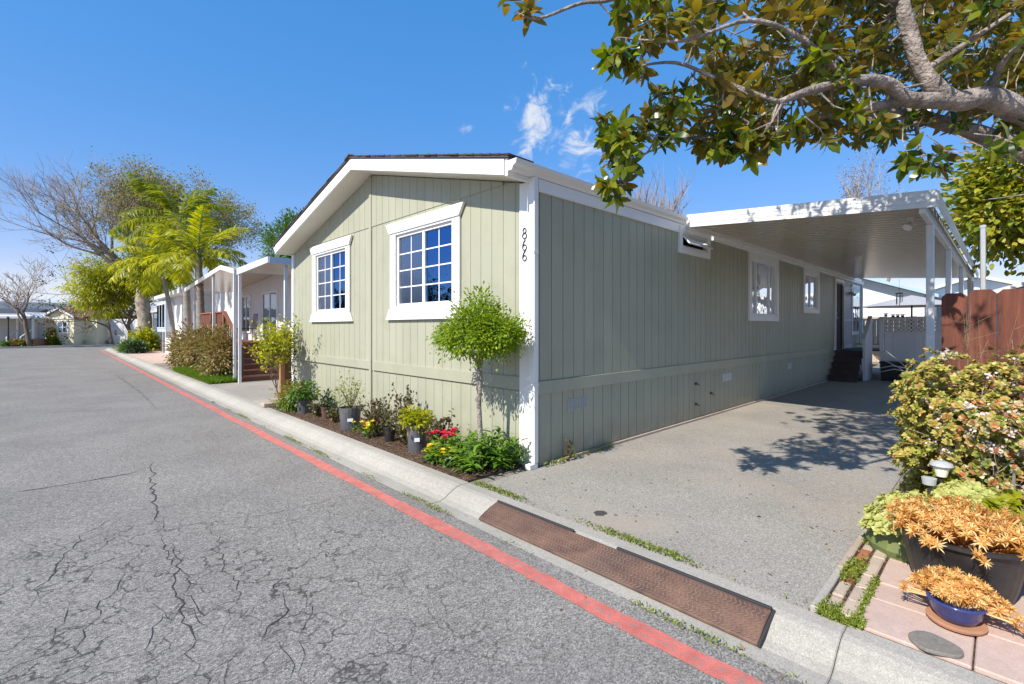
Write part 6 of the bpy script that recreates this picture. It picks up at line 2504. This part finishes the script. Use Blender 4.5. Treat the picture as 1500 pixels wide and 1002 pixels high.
tr_pts = [Vector((4.9, -1.6, -.05)), Vector((4.9, -1.58, .6)), Vector((4.92, -1.5, 1.3)), Vector((4.95, -1.3, 2.0)), Vector((4.98, -1.0, 2.5))]
MB().tube(tr_pts, [.24, .18, .16, .15, .13], 12).build('trunk', 'bark_grey', mg, smooth=True)
e0 = tr_pts[-1]
u_ = proj(e0)
l1 = limb([(u_[0], u_[1], u_[2]), (1560, 190, 3.55), (1500, 166, 3.5), (1445, 142, 3.45), (1395, 147, 3.4), (1352, 105, 3.4), (1330, 40, 3.4), (1315, -20, 3.4), (1290, -130, 3.45), (1250, -300, 3.6)], [.12, .10, .085, .076, .070, .056, .050, .046, .042, .028])
l1.build('limb', 'bark_grey', mg, smooth=True)
l2 = limb([(1395, 147, 3.4), (1330, 145, 3.35), (1300, 122, 3.3), (1250, 118, 3.2), (1195, 130, 3.1), (1140, 150, 3.0)], [.06, .052, .042, .036, .03, .018])
l2.build('limb', 'bark_grey', mg, smooth=True)
l3 = limb([(1330, 145, 3.35), (1290, 155, 3.4), (1235, 162, 3.45), (1170, 182, 3.5), (1110, 190, 3.5), (1050, 195, 3.5), (985, 210, 3.45), (940, 228, 3.4), (900, 262, 3.4)], [.040, .034, .028, .020, .015, .012, .009, .007, .004])
l3.build('limb', 'bark_grey', mg, smooth=True)
l4 = limb([(1560, 260, 3.9), (1500, 222, 4.0), (1430, 195, 4.1), (1340, 170, 4.2), (1280, 165, 4.3), (1200, 160, 4.4)], [.09, .08, .07, .055, .04, .02])
l4.build('limb', 'bark_grey', mg, smooth=True)
for pix, rr_ in (([(1140, 150, 3.0), (1060, 120, 3.0), (990, 92, 3.0), (920, 100, 3.0)], [.018, .013, .01, .005]),
                 ([(1240, 118, 3.2), (1180, 60, 3.1), (1100, 30, 3.0), (1000, 60, 2.9), (905, 55, 2.9)], [.022, .018, .014, .010, .005]),
                 ([(1320, 0, 3.4), (1150, -60, 3.2), (1000, -40, 3.1), (900, -2, 3.0), (850, 5, 3.0), (790, 27, 3.0), (760, 20, 3.0)], [.04, .026, .018, .013, .011, .009, .004]),
                 ([(1352, 105, 3.4), (1420, 60, 3.3), (1480, 20, 3.2)], [.025, .018, .01]),
                 ([(1445, 142, 3.45), (1470, 90, 3.3), (1500, 60, 3.1)], [.03, .02, .01]),
                 ([(1110, 190, 3.5), (1060, 160, 3.4), (1000, 150, 3.3)], [.014, .01, .005]),
                 ([(1340, 170, 4.2), (1345, 205, 3.8), (1350, 232, 3.5)], [.02, .012, .006]),
                 ([(1200, 160, 4.4), (1120, 110, 4.4), (1060, 80, 4.3)], [.02, .014, .006]),
                 ([(940, 228, 3.4), (915, 215, 3.3), (885, 190, 3.25)], [.010, .007, .004])):
    limb(pix, rr_, 7).build('branch', 'bark_grey', mg, smooth=True)
LP = np.array([p for f, r in LIMBS for p in f[3:]])
LPr = np.array([r for f, r in LIMBS for p, r in zip(f[3:], r[3:])])


def inpoly(x, y, poly):
    c = False
    j = len(poly) - 1
    for i in range(len(poly)):
        if (poly[i][1] > y) != (poly[j][1] > y) and x < (poly[j][0] - poly[i][0]) * (y - poly[i][1]) / (poly[j][1] - poly[i][1]) + poly[i][0]:
            c = not c
        j = i
    return c


# parts of the crown, each with its own depth range: outline as seen, distance near..far, leaf clusters
SPRAYS = [
    ([(990, -40), (1520, -40), (1520, 200), (1440, 185), (1340, 205), (1230, 212), (1120, 210), (1060, 175), (1000, 60)], 3.0, 5.2, 450),
    ([(1200, -40), (1520, -40), (1520, 150), (1400, 120), (1300, 110), (1200, 100)], 3.7, 5.0, 110),
    ([(890, -40), (1010, -40), (1040, 60), (960, 78), (905, 62)], 2.8, 3.6, 30),
    ([(878, 68), (945, 78), (940, 115), (905, 132), (880, 108)], 2.8, 3.2, 9),
    ([(960, 130), (1110, 110), (1130, 220), (1060, 232), (985, 215), (930, 205)], 3.0, 4.0, 62),
    ([(872, 165), (905, 175), (960, 205), (935, 250), (905, 250), (880, 220)], 3.0, 3.5, 24),
    ([(878, 255), (915, 245), (918, 285), (892, 300)], 3.2, 3.5, 7),
    ([(742, -20), (800, -20), (800, 20), (770, 28), (745, 18)], 2.9, 3.1, 4),
    ([(1315, 222), (1415, 215), (1410, 250), (1330, 252)], 3.2, 3.7, 8),
    ([(1090, 205), (1118, 200), (1115, 240), (1085, 245)], 3.0, 3.4, 4),
    ([(1440, 200), (1490, 200), (1480, 230), (1440, 225)], 2.6, 3.0, 3),
]
MAIN = [proj(p) for p in LIMBS[0][0]] + [proj(p) for p in LIMBS[1][0][:12]]
cl_pts = []
for poly, dn, df_, cnt in SPRAYS:
    xs_ = [p[0] for p in poly]
    ys_ = [p[1] for p in poly]
    k = 0
    while k < cnt:
        x_, y_ = random.uniform(min(xs_), max(xs_)), random.uniform(min(ys_), max(ys_))
        if inpoly(x_, y_, poly):
            dpt = random.uniform(dn, df_)
            k += 1
            if dpt < 3.55 and any((x_ - q[0]) ** 2 + (y_ - q[1]) ** 2 < 44 ** 2 for q in MAIN):
                dpt += .75
            cl_pts.append(at_d(x_, y_, dpt))
for k in range(120):  # unseen leaf clusters added above the view to thicken the driveway shadow
    p = Vector((random.uniform(3.0, 5.4), random.uniform(.5, 2.5), random.uniform(4.7, 6.1)))
    if proj(p)[1] < -60:
        cl_pts.append(p)
# the crown goes on above the picture
for k in range(230):
    p = Vector((random.uniform(2.6, 6.2), random.uniform(-1.8, 2.75), random.uniform(4.2, 6.3)))
    c = Vector((4.5, .3, 4.8))
    d = Vector(((p.x - c.x) / 1.9, (p.y - c.y) / 2.3, (p.z - c.z) / 1.6))
    q = proj(p)
    if d.length < 1 and (q[1] < -60 or q[0] > 1540):
        cl_pts.append(p)
P, A, N, L = [], [], [], []
tw = MB()
for c in cl_pts:
    dd_ = np.linalg.norm(LP - np.array(c), axis=1)
    j = int(np.argmin(dd_ + rng.random(len(dd_)) * .15))
    b = Vector(LP[j])
    ax = (c - b)
    if ax.length > .04:
        m1 = b.lerp(c, .55) + Vector((rng.normal() * .04, rng.normal() * .04, -.02 + rng.normal() * .03))
        if ax.length < .38:
            tw.tube([b, m1, c], [min(.008, LPr[j]), .005, .003], 5)
        else:
            st0 = c - ax.normalized() * .24 + Vector(rng.normal(size=3)) * .06
            tw.tube([st0, (st0 + c) / 2 + Vector(rng.normal(size=3)) * .012, c], [.0045, .004, .003], 4)
    ax = ax.normalized() if ax.length > 1e-3 else Vector((0, 0, 1))
    ax = (ax + Vector(rng.normal(size=3)) * .35 + Vector((0, 0, .15))).normalized()
    n_ = int(rng.integers(7, 13))
    o1 = ax.orthogonal().normalized()
    o2 = ax.cross(o1)
    for k in range(n_):
        a = k * 2.39996 + rng.random() * .5
        f = k / n_
        sp_ = 1.15 - .75 * f
        v = (o1 * math.cos(a) + o2 * math.sin(a)) * sp_ + ax * (.15 + .85 * f) + Vector((0, 0, -.22)) + Vector(rng.normal(size=3)) * .18
        P.append(c - ax * (.07 * (1 - f)))
        A.append(v)
        N.append(ax + Vector((0, 0, .35)) + Vector(rng.normal(size=3)) * .3)
        L.append(.080 + .060 * rng.random())
tw.build('twigs', 'bark_grey', mg, kind='stuff')
leaf_parts(mg, 'leaf_magnolia', np.array(P), np.array(A), np.array(N), np.array(L), .40, 'oval', 300, bend=.14, nvar=8)
